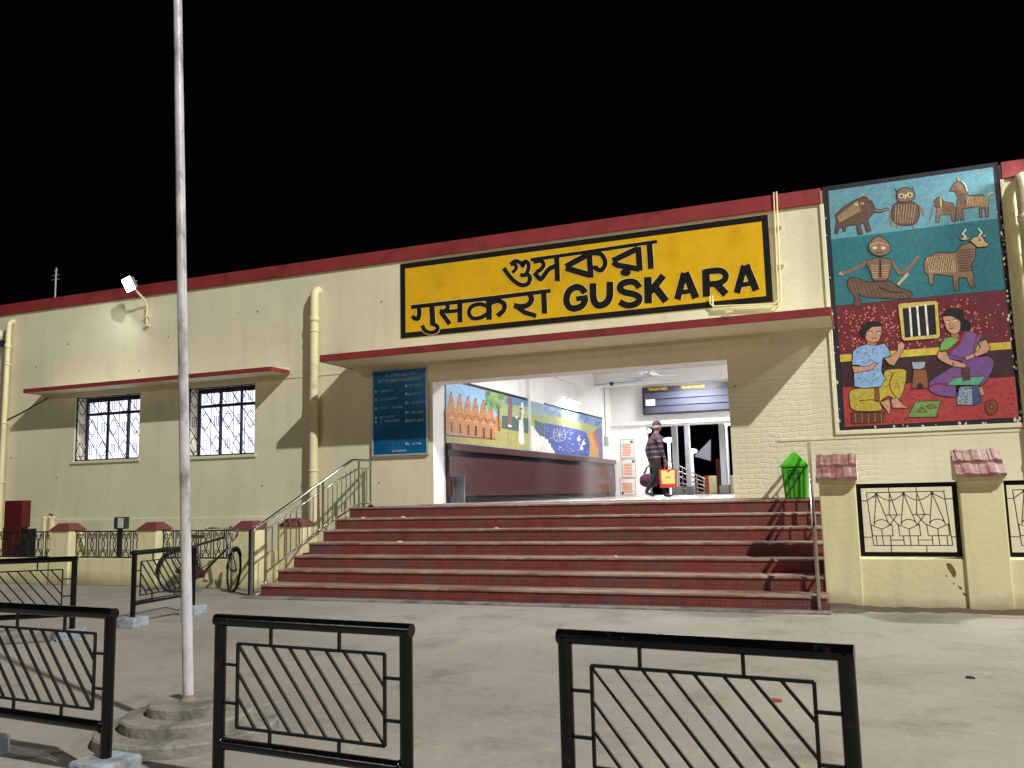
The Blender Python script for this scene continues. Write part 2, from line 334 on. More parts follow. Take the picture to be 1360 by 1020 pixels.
# ================================================================== station building
B = thing('station_building', (-8, W, 0), 'long low cream station building with red parapet band, canopy and open lit hall', 'building')
def holed_wall(mb, x0, x1, z0, z1, y0, y1, holes, mi=0, rev=None):
    xs = sorted({x0, x1} | {h[0] for h in holes} | {h[1] for h in holes}); zs = sorted({z0, z1} | {h[2] for h in holes} | {h[3] for h in holes})
    for a, b in zip(xs, xs[1:]):
        for c, d in zip(zs, zs[1:]):
            if any(h[0] <= (a+b)/2 <= h[1] and h[2] <= (c+d)/2 <= h[3] for h in holes): continue
            mb.add([(a,y0,c),(b,y0,c),(b,y0,d),(a,y0,d)], [(0,1,2,3)], mi); mb.add([(a,y1,c),(b,y1,c),(b,y1,d),(a,y1,d)], [(3,2,1,0)], mi)
    for k, (a, b, c, d) in enumerate(holes):
        r = mi if rev is None else rev[k]
        mb.add([(a,y0,c),(a,y1,c),(a,y1,d),(a,y0,d)], [(0,1,2,3)], r); mb.add([(b,y0,c),(b,y1,c),(b,y1,d),(b,y0,d)], [(3,2,1,0)], r)
        mb.add([(a,y0,c),(b,y0,c),(b,y1,c),(a,y1,c)], [(0,1,2,3)], r); mb.add([(a,y0,d),(b,y0,d),(b,y1,d),(a,y1,d)], [(3,2,1,0)], r)
    mb.add([(x0,y0,z0),(x0,y1,z0),(x0,y1,z1),(x0,y0,z1)], [(0,1,2,3)], mi); mb.add([(x1,y0,z0),(x1,y1,z0),(x1,y1,z1),(x1,y0,z1)], [(3,2,1,0)], mi)
    mb.add([(x0,y0,z1),(x1,y0,z1),(x1,y1,z1),(x0,y1,z1)], [(0,1,2,3)], mi)
WIN = [(-16.58, -14.66, 2.42, 3.88), (-13.32, -11.56, 2.40, 3.88)]
HALL = (-7.44, -1.95, FL, 3.60)
w = MB(); holed_wall(w, -27, 10, 0, 6.27, W, W+.5, WIN + [HALL], 0, [0, 0, 1])
o = w.build('wall', [CREAM, WHITE], B, fix=False)
# thicker plinth course, string course and lintel beam
p = MB(); p.box(-27, -8.9, W-.03, W-.001, 0, 1.12); p.build('plinth_course', CREAM, B, bevel=.006)
p = MB(); p.box(-11.42, -9.25, W-.012, W-.001, 3.905, 3.935); p.build('string_course', CREAM, B)
p = MB(); p.box(-7.95, -1.2, W-.035, W-.001, 3.63, 3.93); p.build('lintel_beam', CREAM, B, bevel=.008)
p = MB(); p.box(-1.2, 9.8, W-.012, W-.001, 2.20, 2.24); p.build('string_course', CREAM, B)
p = MB(); p.box(-27, -.30, W-.045, W+.54, 6.04, 6.30); p.build('parapet_band', RED, B, bevel=.01)
p = MB(); p.box(2.29, 10, W-.045, W+.54, 6.04, 6.30); p.build('parapet_band', RED, B, bevel=.01)
p = MB(); p.box(-27, 10, W+.5, 28.2, 5.5, 5.65); p.build('roof', RAW, B)
# canopy over the entrance
cn = MB(); cn.prism([(13.50, 3.985), (W-.002, 3.985), (W-.002, 4.16), (13.50, 4.10)], 'x', -9.19, -.26, 0); cno = cn.build('canopy', [CREAM], B)
cf = MB(); cf.box(-9.21, -.245, 13.47, 13.499, 3.975, 4.105); cf.box(-9.21, -9.191, 13.5, W-.003, 3.975, 4.105); cf.box(-.259, -.245, 13.5, W-.003, 3.975, 4.105); cf.build('fascia', RED, cno, bevel=.006)
# sunshade over the two windows
sh = MB(); sh.prism([(14.02, 3.99), (W-.002, 3.99), (W-.002, 4.13), (14.02, 4.07)], 'x', -17.5, -10.72, 0); sho = sh.build('window_sunshade', CREAM, B)
sf = MB(); sf.box(-17.52, -10.70, 13.995, 14.018, 3.985, 4.075); sf.box(-17.52, -17.501, 14.02, W-.003, 3.985, 4.075); sf.box(-10.719, -10.70, 14.02, W-.003, 3.985, 4.075); sf.build('fascia', RED, sho, bevel=.004)
# windows: lit panes deep in the reveal, ornamental grille at the face
def clip_seg(p, q, x0, x1, z0, z1):
    t0, t1 = 0.0, 1.0; dx, dz = q[0]-p[0], q[1]-p[1]
    for pp, qq in ((-dx, p[0]-x0), (dx, x1-p[0]), (-dz, p[1]-z0), (dz, z1-p[1])):
        if abs(pp) < 1e-9:
            if qq < 0: return None
        else:
            r = qq/pp
            if pp < 0: t0 = max(t0, r)
            else: t1 = min(t1, r)
    if t0 >= t1: return None
    return (p[0]+dx*t0, p[1]+dz*t0), (p[0]+dx*t1, p[1]+dz*t1)
FRAMEM = mat('dark_steel_sash', (24, 25, 34), .45, .15, 6)
for (a, b, c, d) in WIN:
    y = W + .33; ztr = c + (d-c)*.74
    fr = MB()
    fr.box(a, b, y-.02, y+.03, c, c+.05); fr.box(a, b, y-.02, y+.03, d-.10, d); fr.box(a, a+.05, y-.02, y+.03, c+.05, d-.10); fr.box(b-.05, b, y-.02, y+.03, c+.05, d-.10)
    xs = [a + .05, a + .05 + (b-a-.10)/3, a + .05 + (b-a-.10)*2/3, b - .05]
    for x in xs[1:3]: fr.box(x-.02, x+.02, y-.025, y+.025, c+.05, d-.10)
    fr.box(a+.05, b-.05, y-.03, y+.02, ztr-.03, ztr+.03)
    wo = fr.build('window', FRAMEM, B)
    for i in range(3):
        for (z0, z1) in ((c+.05, ztr-.03), (ztr+.03, d-.10)):
            pn = MB(); pn.box(xs[i], xs[i+1], y+.032, y+.04, z0, z1); pn.build('pane', GLASSW, wo)
    # grille: lattice of diagonals with little ladders and diamonds
    gr = MB(); gy = W + .05; r = .006
    def seg(p, q, r=.005):
        cs = clip_seg(p, q, a+.01, b-.01, c+.01, d-.01)
        if cs: gr.bar((cs[0][0], gy, cs[0][1]), (cs[1][0], gy, cs[1][1]), r*2, r*2)
    for z in (c+.02, d-.02): gr.bar((a, gy, z), (b, gy, z), .022)
    for x in (a+.012, b-.012): gr.bar((x, gy, c), (x, gy, d), .022)
    nc = 6; cw = (b-a)/nc; chh = (d-c)/3.0
    for k in range(-3, 7): seg((a + k*cw*1.15, d), (a + k*cw*1.15 + (d-c)*.80, c), .006)
    for i in range(nc):
        for j in range(3):
            cx = a + (i+.5)*cw; cz = c + (j+.5)*chh
            if (i + j) % 2:
                for q in (-.05, 0, .05): seg((cx+q, cz-.09), (cx+q, cz+.09))
                seg((cx-.08, cz+.1), (cx+.08, cz+.1)); seg((cx-.08, cz-.1), (cx+.08, cz-.1))
            else:
                for (p1, q1) in (((0,.2),(.13,0)), ((.13,0),(0,-.2)), ((0,-.2),(-.13,0)), ((-.13,0),(0,.2)), ((-.1,.14),(.1,.14)), ((-.1,-.14),(.1,-.14))):
                    seg((cx+p1[0], cz+p1[1]), (cx+q1[0], cz+q1[1]))
    for i in range(1, nc): seg((a+i*cw, c), (a+i*cw, d))
    gr.build('grille', IRON, wo)
    # sill strip
    si = MB(); si.box(a-.05, b+.05, W-.035, W-.002, c-.06, c-.005); si.build('sill', CREAM, B, bevel=.005)

# ---- the hall behind the entrance
HX0, HX1, HY1, HF, HC = -7.44, -.6, 27.3, 1.300, 5.0
p = MB(); p.box(HX0-.3, HX1+.3, W-.0, 28.0, HF-.25, HF-.002); fo = p.build('hall_floor', HFLOOR, B)
p = MB(); p.box(HX0+.001, -1.951, W+.02, W+.46, HF, HF+.012); p.build('threshold', mat('pale_threshold', (206, 198, 190), .4, .08, 5), fo)
p = MB(); p.box(HX0-.3, HX0, W+.5, HY1+.3, HF-.002, HC+.3); p.build('hall_side_wall', WHITE, B)
p = MB(); p.box(HX1, HX1+.3, W+.5, HY1+.3, HF-.002, HC+.3); p.build('hall_side_wall', WHITE, B)
p = MB(); holed_wall(p, HX0, HX1, HF-.002, HC+.3, HY1, HY1+.3, [(-6.30, -1.6, HF-.001, 3.50)]); p.build('hall_end_wall', WHITE, B, fix=False)
p = MB(); p.box(HX0, HX1, W+.5, HY1, HC, HC+.2); p.build('hall_ceiling', CEILM, B)
p = MB(); p.box(HX0, HX0+.12, W+.51, 25.09, 4.52, HC-.001); p.build('ceiling_beam', WHITE, B, bevel=.01)
for y in (25.1,):
    p = MB(); p.box(HX0, HX1, y, y+.3, 4.62, HC-.001); p.build('ceiling_beam', WHITE, B, bevel=.01)
p = MB(); p.box(HX0, HX1, HY1-.09, HY1-.002, 3.56, 3.66); p.box(HX0, HX1, HY1-.05, HY1-.002, 3.661, 3.71); p.build('door_head_moulding', WHITE, B, bevel=.006)
p = MB(); p.box(HX0, HX0+.10, 19.6, 20.6, 2.48, 4.519); p.build('pilaster', WHITE, B, bevel=.008)
# granite dado along the side wall, slab by slab
dd = MB(); dd.box(HX0, HX0+.055, W+.51, HY1-.01, HF, 2.462); dado = dd.build('granite_dado', GRANB, B)
ys = [W+.51 + i*(HY1-.02-W-.51)/11 for i in range(12)]
for i in range(11):
    q = MB(); q.box(HX0+.055, HX0+.085, ys[i]+.003, ys[i+1]-.003, HF+.14, 2.215); q.build('slab', GRAN, dado)
    q = MB(); q.box(HX0+.055, HX0+.13, ys[i]+.003, ys[i+1]-.003, 2.335, 2.47); q.build('ledge_slab', GRAN, dado)
# fluorescent tubes of the hall
TUBEM = mat('lit_tube', (255, 255, 255), .4, 0, 1, emit=(244, 246, 255), es=26)
def tube_light(x, y, z, ax, power, label, L=1.2):
    t = thing('tube_light', (x, y, z), label, 'light', 'fluorescent tubes lighting the hall')
    d = Vector((0,1,0)) if ax == 'y' else Vector((1,0,0)); c = Vector((x, y, z))
    m = MB(); m.bar(c - d*L/2 + Vector((0,0,.035)), c + d*L/2 + Vector((0,0,.035)), .05, .04); m.build('housing', mat('tube_housing', (225, 225, 222), .5, .03, 3), t)
    m = MB(); m.tube([c - d*(L/2-.04), c + d*(L/2-.04)], .014, 8); m.build('lamp_tube', TUBEM, t)
    for s in (-1, 1):
        m = MB(); m.bar(c + d*s*(L/2-.035) , c + d*s*(L/2-.005), .035, .05); m.build('end_cap', mat('tube_housing', (225, 225, 222)), t)
    l = bpy.data.lights.new('tube_glow', 'AREA'); l.shape = 'RECTANGLE'; l.size = L; l.size_y = .06; l.energy = power; l.color = (.9, .95, 1.0); l.spread = R(175)
    lo = bpy.data.objects.new('tube_glow', l); COL.objects.link(lo); lo.parent = t; lo.location = (0, 0, -.03)
    if ax == 'y': lo.rotation_euler = (0, 0, R(90))
tube_light(HX0+.16, 22.9, 3.97, 'y', 80, 'lit white tube light on the hall wall above the pond mural')
tube_light(-4.2, 17.6, HC-.12, 'x', 300, 'white tube light under the hall ceiling near the entrance')
tube_light(-2.6, 22.6, HC-.12, 'x', 300, 'white tube light under the hall ceiling beyond the fan')
tube_light(-4.6, 26.2, HC-.12, 'x', 180, 'white tube light under the hall ceiling above the train board')

# ================================================================== entrance steps
RISE, TR, Y0, SX0, SX1 = FL/7, .41, 11.02, -8.56, -.47
RISER = None
def riser_mat():
    m = mat('red_mosaic_riser', (132, 62, 60), .7, .25, 4, 0, c2=(112, 82, 74), c2t=.55, c2s=2.4, stretch=(1, 1, 1))
    t = m.node_tree; L = t.links.new; b = t.nodes['Principled BSDF']
    geo = N(t, 'ShaderNodeNewGeometry'); sp = N(t, 'ShaderNodeSeparateXYZ'); L(geo.outputs['Position'], sp.inputs[0]); cb = N(t, 'ShaderNodeCombineXYZ'); L(sp.outputs[0], cb.inputs[0]); L(sp.outputs[2], cb.inputs[1])
    br = N(t, 'ShaderNodeTexBrick'); br.offset = 0; br.inputs['Scale'].default_value = 1; br.inputs['Brick Width'].default_value = .05; br.inputs['Row Height'].default_value = .05; br.inputs['Mortar Size'].default_value = .004
    br.inputs['Color1'].default_value = (1,1,1,1); br.inputs['Color2'].default_value = (.8,.8,.8,1); br.inputs['Mortar'].default_value = (.1,.1,.1,1); L(cb.outputs[0], br.inputs[0])
    src = b.inputs['Base Color'].links[0].from_socket
    mx = N(t, 'ShaderNodeMix', data_type='RGBA', blend_type='MULTIPLY'); mx.inputs['Factor'].default_value = .5; L(src, mx.inputs['A']); L(br.outputs['Color'], mx.inputs['B']); L(mx.outputs['Result'], b.inputs['Base Color'])
    bp = N(t, 'ShaderNodeBump'); bp.inputs['Strength'].default_value = .4; bp.inputs['Distance'].default_value = .006; L(br.outputs['Color'], bp.inputs['Height']); L(bp.outputs[0], b.inputs['Normal'])
    return m
RISER = riser_mat()
TREAD = mat('dusty_red_tread', (150, 126, 114), .85, .25, 4, .4, 30, c2=(118, 72, 66), c2t=.54, c2s=1.2, stretch=(.6, 1.5, 1.5))
S = thing('entrance_steps', (-4.5, 12.8, 0), 'wide flight of seven dusty red steps up to the hall entrance', 'steps')
for k in range(7):
    z0, z1 = k*RISE, (k+1)*RISE; y = Y0 + k*TR; yb = Y0 + (k+1)*TR if k < 6 else W - .002
    m = MB(); m.box(SX0, SX1, y, W - .002 if k == 6 else yb + .03, z0 if k == 0 else z0 - .002 + .002, z1 - .03, 0)
    so = m.build('step', [RISER], S)
    m = MB(); rd = random.Random(40+k); nn = 90; vs = []; yk = yb + (.0 if k == 6 else -.001)
    for i in range(nn+1):   # worn and chipped nosing
        x = SX0 - .01 + (SX1 - SX0 + .018)*i/nn; ch = rd.uniform(0, .006) + (rd.uniform(.008, .02) if rd.random() < .1 else 0)
        vs += [(x, y-.018+ch*.6, z1-.03), (x, y-.018+ch, z1-.010-ch*.4), (x, y-.008+ch, z1-.001-ch*.2), (x, y+.05, z1 - rd.uniform(0, .003)), (x, yk, z1)]
    fs = [(5*i+j, 5*i+5+j, 5*i+6+j, 5*i+1+j) for i in range(nn) for j in range(4)] + [(0,1,2,3,4), tuple(5*nn+j for j in (4,3,2,1,0))]
    m.add(vs, fs, 0); m.add([(SX0-.01, y-.018, z1-.03), (SX1+.008, y-.018, z1-.03), (SX1+.008, yk, z1-.03), (SX0-.01, yk, z1-.03)], [(0,3,2,1)]); m.build('tread', [TREAD], so)
m = MB(); m.box(SX0-.2, SX1+.05, Y0-.26, Y0-.02, -.02, .022); m.build('toe_strip', RAW, S, bevel=.012)

# ================================================================== name sign
SY = W - .012
SGN = thing('station_sign', (-4.63, SY, 4.49), 'long yellow station name sign reading GUSKARA in three scripts above the canopy', 'sign')
sx0, sx1, sz0, sz1, bw = -8.11, -1.15, 4.50, 5.985, .105
m = MB(); m.box(sx0, sx1, SY, W-.001, sz0, sz1); m.build('panel', mat('sign_yellow', (224, 176, 8), .5, .07, 3.5, .15, 30, c2=(206, 158, 8), c2t=.6, c2s=2), SGN)
SBLK = mat('sign_black', (5, 5, 8), .5, .25, 6, .2, 40, c2=(120, 108, 84), c2t=.74, c2s=9)
m = MB()
for (a, b, c, d) in ((sx0, sx1, sz0, sz0+bw), (sx0, sx1, sz1-bw, sz1), (sx0, sx0+bw, sz0+bw, sz1-bw), (sx1-bw, sx1, sz0+bw, sz1-bw)):
    m.box(a, b, SY-.002, SY-.0005, c, d)
m.build('border', SBLK, SGN)
def zoomer(x0, y0, x1, w, y=None, x=None):
    s = (x1 - x0) / w
    def to3(u, v, h):
        px, py = x0 + u*s, y0 + v*s
        if y is not None: q = PY(px, py, y); return (q.x, y - h, q.z)
        q = PX(px, py, x); return (x + h, q.y, q.z)
    return to3
ZA, ZB, ZC = zoomer(530,330,780,1360,y=SY-.001), zoomer(660,300,900,1360,y=SY-.001), zoomer(740,330,1040,1360,y=SY-.001)
def letters(name, to3, strokes, dots=()):
    # pale outline painted under the black strokes, then the letters
    pt = Paint(to3, .0014)
    strokes = [(p, wd_*1.09) for p, wd_ in strokes]
    for p, wd_ in strokes: pt.stroke(p, wd_ + 9, (236, 206, 120), sm=len(p) > 3)
    for (u, v, rx, ry) in dots: pt.dot(u, v, rx+4, (236, 206, 120), 16, ry+4)
    for p, wd_ in strokes: pt.stroke(p, wd_, SBLK, sm=len(p) > 3)
    for (u, v, rx, ry) in dots: pt.dot(u, v, rx, SBLK, 16, ry)
    return pt.build(name, SGN)
letters('hindi_lettering', ZA, [
    ([(88,424),(640,362),(1095,306)], 27),
    ([(143,420),(147,470),(138,505),(114,506),(97,488)], 30),
    ([(237,400),(241,480),(244,556)], 36), ([(240,545),(276,562),(272,594),(228,608),(188,592),(168,556)], 27),
    ([(440,378),(441,532)], 34), ([(345,392),(352,428),(330,452),(296,452)], 28), ([(300,455),(367,546)], 30), ([(335,458),(440,448)], 26),
    ([(650,352),(651,514)], 38), ([(640,420),(590,402),(528,418),(506,462),(532,504),(590,500),(642,470)], 27), ([(655,398),(712,378),(758,400),(756,446),(712,486)], 32),
    ([(942,328),(958,368),(932,408),(880,420),(832,412)], 36), ([(848,418),(908,462),(992,488)], 32),
    ([(1046,312),(1052,470)], 36)])
letters('bengali_lettering', ZB, [
    ([(255,256),(700,193),(1205,118)], 24),
    ([(118,352),(146,318),(134,286),(104,292)], 24), ([(104,290),(140,264),(178,278),(196,300),(210,268),(236,282),(236,330),(208,372),(176,366)], 27), ([(226,360),(250,392),(232,436),(178,444),(112,398),(52,318)], 30),
    ([(450,232),(456,415)], 36), ([(276,272),(334,264),(352,296),(328,330),(300,346)], 28), ([(282,352),(326,400),(356,372),(392,326),(446,300)], 32),
    ([(694,200),(708,388)], 40), ([(690,214),(520,306)], 40), ([(520,316),(560,330),(704,372)], 42), ([(712,206),(784,214),(816,276),(788,332),(746,322),(744,300)], 32),
    ([(1064,160),(1076,336)], 42), ([(1060,172),(874,262)], 40), ([(874,272),(905,296),(1074,326)], 40),
    ([(1148,128),(1160,322)], 40)], dots=[(969, 351, 40, 28)])
letters('english_lettering', ZC, [
    ([(168,268),(146,240),(108,234),(72,258),(56,306),(70,350),(106,362),(148,346),(166,318),(167,298)], 36), ([(116,304),(183,294)], 28),
    ([(216,210),(218,296),(236,336),(268,342),(304,318),(317,276),(317,201)], 38),
    ([(496,236),(470,206),(428,201),(386,218),(380,246),(408,264),(454,274),(492,292),(488,322),(456,340),(416,342),(376,322)], 36),
    ([(546,172),(549,330)], 42), ([(640,163),(560,262)], 38), ([(588,232),(656,318)], 42),
    ([(766,148),(724,306)], 38), ([(772,146),(836,298)], 42), ([(742,266),(822,254)], 26),
    ([(895,130),(899,290)], 42), ([(890,142),(976,133),(1012,154),(1010,186),(972,210),(905,216)], 34), ([(958,214),(1016,276)], 42),
    ([(1128,104),(1082,268)], 38), ([(1136,100),(1198,252)], 42), ([(1100,222),(1182,208)], 26)])

# ================================================================== craft mural on the facade
MY = W - .02
MU = thing('wall_mural', (1.0, MY, 2.33), 'tall painted mural of brass craft animals over two seated craft workers', 'mural')
m = MB(); m.box(-.27, 2.26, MY, W-.001, 2.33, 6.315); m.build('black_ground', mat('mural_black', (30, 31, 38), .6, .2, 5, .3, 30, c2=(92, 92, 90), c2t=.72, c2s=5), MU)
m = MB(); m.box(-.335, -.271, W-.035, W-.001, 2.262, 6.03); m.box(2.261, 2.315, W-.035, W-.001, 2.262, 6.03); m.box(-.271, 2.261, W-.035, W-.001, 2.262, 2.329); m.build('plaster_edge', CREAM, MU, bevel=.006)
Z1, Z2 = zoomer(1080,210,1360,1360,y=MY), zoomer(1080,390,1360,1360,y=MY)
K = (26, 22, 24)
def pic(name, z, h0, fn):
    pt = Paint(z, h0); fn(pt); return pt.build(name, MU)
pic('upper_sky_field', Z1, .001, lambda p: (p.fill([(98,212),(1158,58),(1190,388),(116,526)], (98,148,162)), p.fill([(116,526),(1190,388),(1238,848),(146,952)], (40,108,116))))
def lower(p):
    p.fill([(146,80),(1238,-24),(1275,310),(172,395)], (104,34,40)); p.fill([(172,395),(1275,310),(1279,356),(176,440)], (206,182,64))
    p.fill([(176,440),(1279,356),(1300,536),(190,606)], (58,34,36)); p.fill([(190,606),(1300,536),(1326,796),(206,860)], (168,62,62))
    rd = random.Random(3)
    for i in range(330):
        if i < 210:
            cx, cy = ((385,270), (930,200))[i % 2]; a = rd.random()*6.283; rr = 80 + abs(rd.gauss(0, 60)); u, v = cx + rr*math.cos(a)*1.1, cy + rr*math.sin(a)
        else: u, v = rd.uniform(160,1260), rd.uniform(60,400)
        top = 80 - (u-146)*.095 + 12; bot = 395 - (u-172)*.077 - 8
        if 150 < u < 1255 and top < v < bot: p.dot(u, v, rd.uniform(4,7), (224,120,118), 6)
    for i in range(110):
        u = rd.uniform(205,1305); v = rd.uniform(606-(u-190)*.063+10, 860-(u-206)*.057-10); p.dot(u, v, 4.5, (52,22,24), 5)
pic('lower_room_field', Z2, .001, lower)
fl = Paint(lambda u, v, h: (u, MY - h, v), .0012); rd = random.Random(31)
for i in range(70):
    if i < 44: u, v = 2.26 - abs(rd.gauss(0, .03)), rd.uniform(2.36, 5.6)
    elif i < 60: u, v = rd.uniform(-.25, 2.2), 2.335 + abs(rd.gauss(0, .02))
    else: u, v = -.265 + abs(rd.gauss(0, .018)), rd.uniform(2.4, 6.1)
    u = min(2.25, max(-.262, u)); n = rd.randint(5, 8); rr = rd.uniform(.006, .024); fl.fill([(min(2.258, max(-.268, u + rr*rd.uniform(.5, 1.2)*math.cos(6.283*k/n))), max(2.332, v + rr*1.6*rd.uniform(.5, 1.2)*math.sin(6.283*k/n))) for k in range(n)], (206,200,178))
tag(fl.build('flaked_edge', MU), kind='stuff')
BR, TAN, TAN2 = (96,72,60), (192,164,116), (128,100,80)
def hatch(p, lines, w=4, c=TAN):
    for l in lines: p.stroke(l, w, c)
def elephant(p):
    p.fill([(150,400),(140,370),(190,320),(260,275),(300,258),(330,244),(370,265),(388,300),(400,328),(440,336),(478,320),(490,330),(440,352),(390,352),(366,380),(352,400),(372,468),(346,480),(326,420),(300,425),(320,490),(290,496),(276,430),(212,440),(206,474),(190,470),(190,445),(162,456),(156,490),(140,486),(146,430)], BR, line=K, lw=5)
    hatch(p, [[(156+i*9, 376-i*7), (178+i*9, 412-i*5)] for i in range(15)], 5); hatch(p, [[(296+i*9, 276-i*2), (300+i*9, 350+i*2)] for i in range(8)], 3, TAN2); hatch(p, [[(200+i*16, 408-i*3), (214+i*16, 424-i*3)] for i in range(8)], 4, TAN2)
    for u, v in ((275,300),(318,294)): p.dot(u, v, 12, (226,214,188), 8, 7); p.dot(u, v, 5, K, 6)
    p.stroke([(300,256),(320,236),(350,250),(372,272)], 5, TAN); p.stroke([(392,338),(440,344),(486,326)], 4, TAN)
    for x in (292,300,352,360): p.stroke([(x,436),(x+8,480)], 3, TAN2)
def owl(p):
    p.stroke([(516,312),(496,370),(506,440)], 14, TAN2); p.stroke([(680,302),(702,340),(714,374)], 14, TAN2); p.stroke([(542,428),(536,460)], 10, TAN2); p.stroke([(640,428),(650,456)], 10, TAN2)
    p.fill([(520,300),(560,282),(630,280),(670,300),(686,350),(676,400),(640,430),(560,432),(516,402),(506,350)], BR, True, line=K, lw=5)
    hatch(p, [[(530+i*18, 300), (560+i*14, 420)] for i in range(8)], 3, TAN2); hatch(p, [[(660-i*18, 300), (640-i*16, 420)] for i in range(8)], 3, TAN)
    p.fill([(540,225),(560,200),(600,190),(640,205),(656,240),(640,272),(590,286),(546,274)], (122,98,80), True, line=K, lw=5)
    for u, v in ((570,244),(624,238)): p.dot(u, v, 20, (206,184,148), 10, 16); p.dot(u, v, 10, (90,72,60), 8)
    p.stroke([(540,218),(524,196)], 5, K); p.stroke([(640,206),(646,180)], 5, K); p.stroke([(598,235),(594,262)], 8, (226,210,180))
def calf(p):
    p.fill([(796,300),(850,280),(900,290),(922,330),(916,410),(896,410),(890,366),(816,366),(812,416),(790,412),(794,340)], TAN2, line=K, lw=4)
    p.fill([(782,275),(812,252),(838,272),(836,306),(800,318),(782,304)], BR, True, line=K, lw=4); p.stroke([(780,292),(768,340),(752,402)], 9, TAN2); p.stroke([(822,256),(826,312)], 10, TAN)
    hatch(p, [[(840+i*11, 292), (838+i*11, 350)] for i in range(7)], 4, BR)
def horse(p):
    p.fill([(926,300),(932,252),(912,216),(880,214),(902,172),(930,146),(962,160),(990,214),(1002,242),(1090,236),(1130,266),(1132,380),(1112,382),(1106,320),(1086,330),(1090,382),(1074,382),(1070,310),(962,330),(972,400),(952,404),(934,345),(936,402),(916,402)], TAN2, line=K, lw=5)
    hatch(p, [[(992+i*10, 248), (998+i*10, 312)] for i in range(14)], 4, (214,184,128)); hatch(p, [[(906+i*9, 190+i*3), (912+i*9, 214+i*6)] for i in range(7)], 3, BR); hatch(p, [[(935+i*2, 238+i*14), (985+i*2, 228+i*14)] for i in range(5)], 5, BR)
    p.stroke([(940,150),(934,122)], 8, TAN); p.stroke([(962,150),(985,180),(992,214)], 8, (214,196,160)); p.stroke([(1126,242),(1144,222),(1162,226)], 10, (206,190,160)); p.dot(918, 184, 5, K)
def warrior(p):
    p.fill([(224,784),(270,770),(370,800),(480,788),(560,838),(630,858),(636,890),(590,908),(480,906),(330,896),(292,872),(312,938),(296,962),(262,940),(268,900),(226,840)], BR, True, line=K, lw=5)
    hatch(p, [[(236+i*26, 796+i*5), (262+i*26, 870+i*3)] for i in range(14)], 5, TAN2); p.stroke([(420,830),(500,862),(590,866)], 5, K)
    p.stroke([(362,662),(292,702),(240,728),(186,742)], 22, TAN2); p.stroke([(498,650),(552,738),(584,740),(636,690),(680,630)], 20, TAN2); p.stroke([(546,818),(582,778),(614,744)], 18, TAN)
    p.stroke([(180,734),(170,748),(196,750)], 8, TAN)
    p.fill([(348,660),(430,640),(500,652),(512,690),(492,760),(472,792),(390,792),(372,740),(346,692)], (118,92,74), line=K, lw=5)
    hatch(p, [[(372+i*2, 690+i*16), (420, 696+i*15)] for i in range(6)], 5, TAN); hatch(p, [[(444, 696+i*15), (492-i*2, 688+i*16)] for i in range(6)], 5, TAN); p.stroke([(432,650),(434,770)], 8, K)
    p.fill([(360,562),(380,530),(422,504),(470,530),(496,572),(490,610),(430,632),(370,606)], (132,106,82), True, line=K, lw=5)
    for u in (398,452): p.dot(u, 580, 15, (226,206,168), 8, 10)
    p.stroke([(404,612),(450,610)], 6, K); p.stroke([(366,562),(425,545),(492,566)], 6, TAN)
def bull(p):
    p.fill([(730,642),(790,610),(910,610),(960,560),(1020,540),(1050,560),(1046,640),(1022,690),(1046,830),(1014,836),(990,772),(940,772),(940,852),(910,856),(900,762),(780,748),(772,820),(750,816),(740,752),(716,732),(714,672)], (138,110,84), line=K, lw=6)
    hatch(p, [[(736+i*12, 640-i*1.5), (752+i*12, 738)] for i in range(15)], 4, (218,190,134)); hatch(p, [[(905-i*18, 622), (880-i*18, 720)] for i in range(9)], 3, BR)
    hatch(p, [[(925+i*2, 600+i*16), (1040-i*2, 585+i*17)] for i in range(9)], 5, BR)
    for x in (915,1020): hatch(p, [[(x, 790+i*16), (x+22, 786+i*16)] for i in range(4)], 4, BR)
    p.fill([(1010,532),(1040,506),(1090,504),(1110,540),(1136,555),(1120,572),(1060,576)], TAN, line=K, lw=5); p.fill([(940,522),(975,508),(1015,520),(975,532)], TAN, line=K, lw=4); p.fill([(1085,500),(1122,492),(1108,512)], TAN, line=K, lw=3)
    p.stroke([(988,514),(964,490),(986,460)], 10, (208,204,190), sm=False); p.stroke([(1070,508),(1086,480),(1064,455)], 10, (208,204,190)); p.dot(1072, 530, 6, K)
for nm, fn in (('painted_elephant', elephant), ('painted_owl', owl), ('painted_calf', calf), ('painted_horse', horse), ('painted_warrior', warrior), ('painted_bull', bull)): pic(nm, Z1, .002, fn)
SK, SK2 = (196,146,116), (170,118,92)
def mwindow(p):
    p.fill([(546,76),(560,62),(790,44),(806,56),(820,276),(808,290),(584,306),(572,292)], (196,178,92), line=K, lw=5); p.fill([(576,96),(784,70),(796,264),(592,284)], (24,22,24))
    for a, b in (((622,84),(636,278)), ((670,80),(686,272)), ((724,72),(740,268))): p.stroke([a, b], 13, (232,226,214))
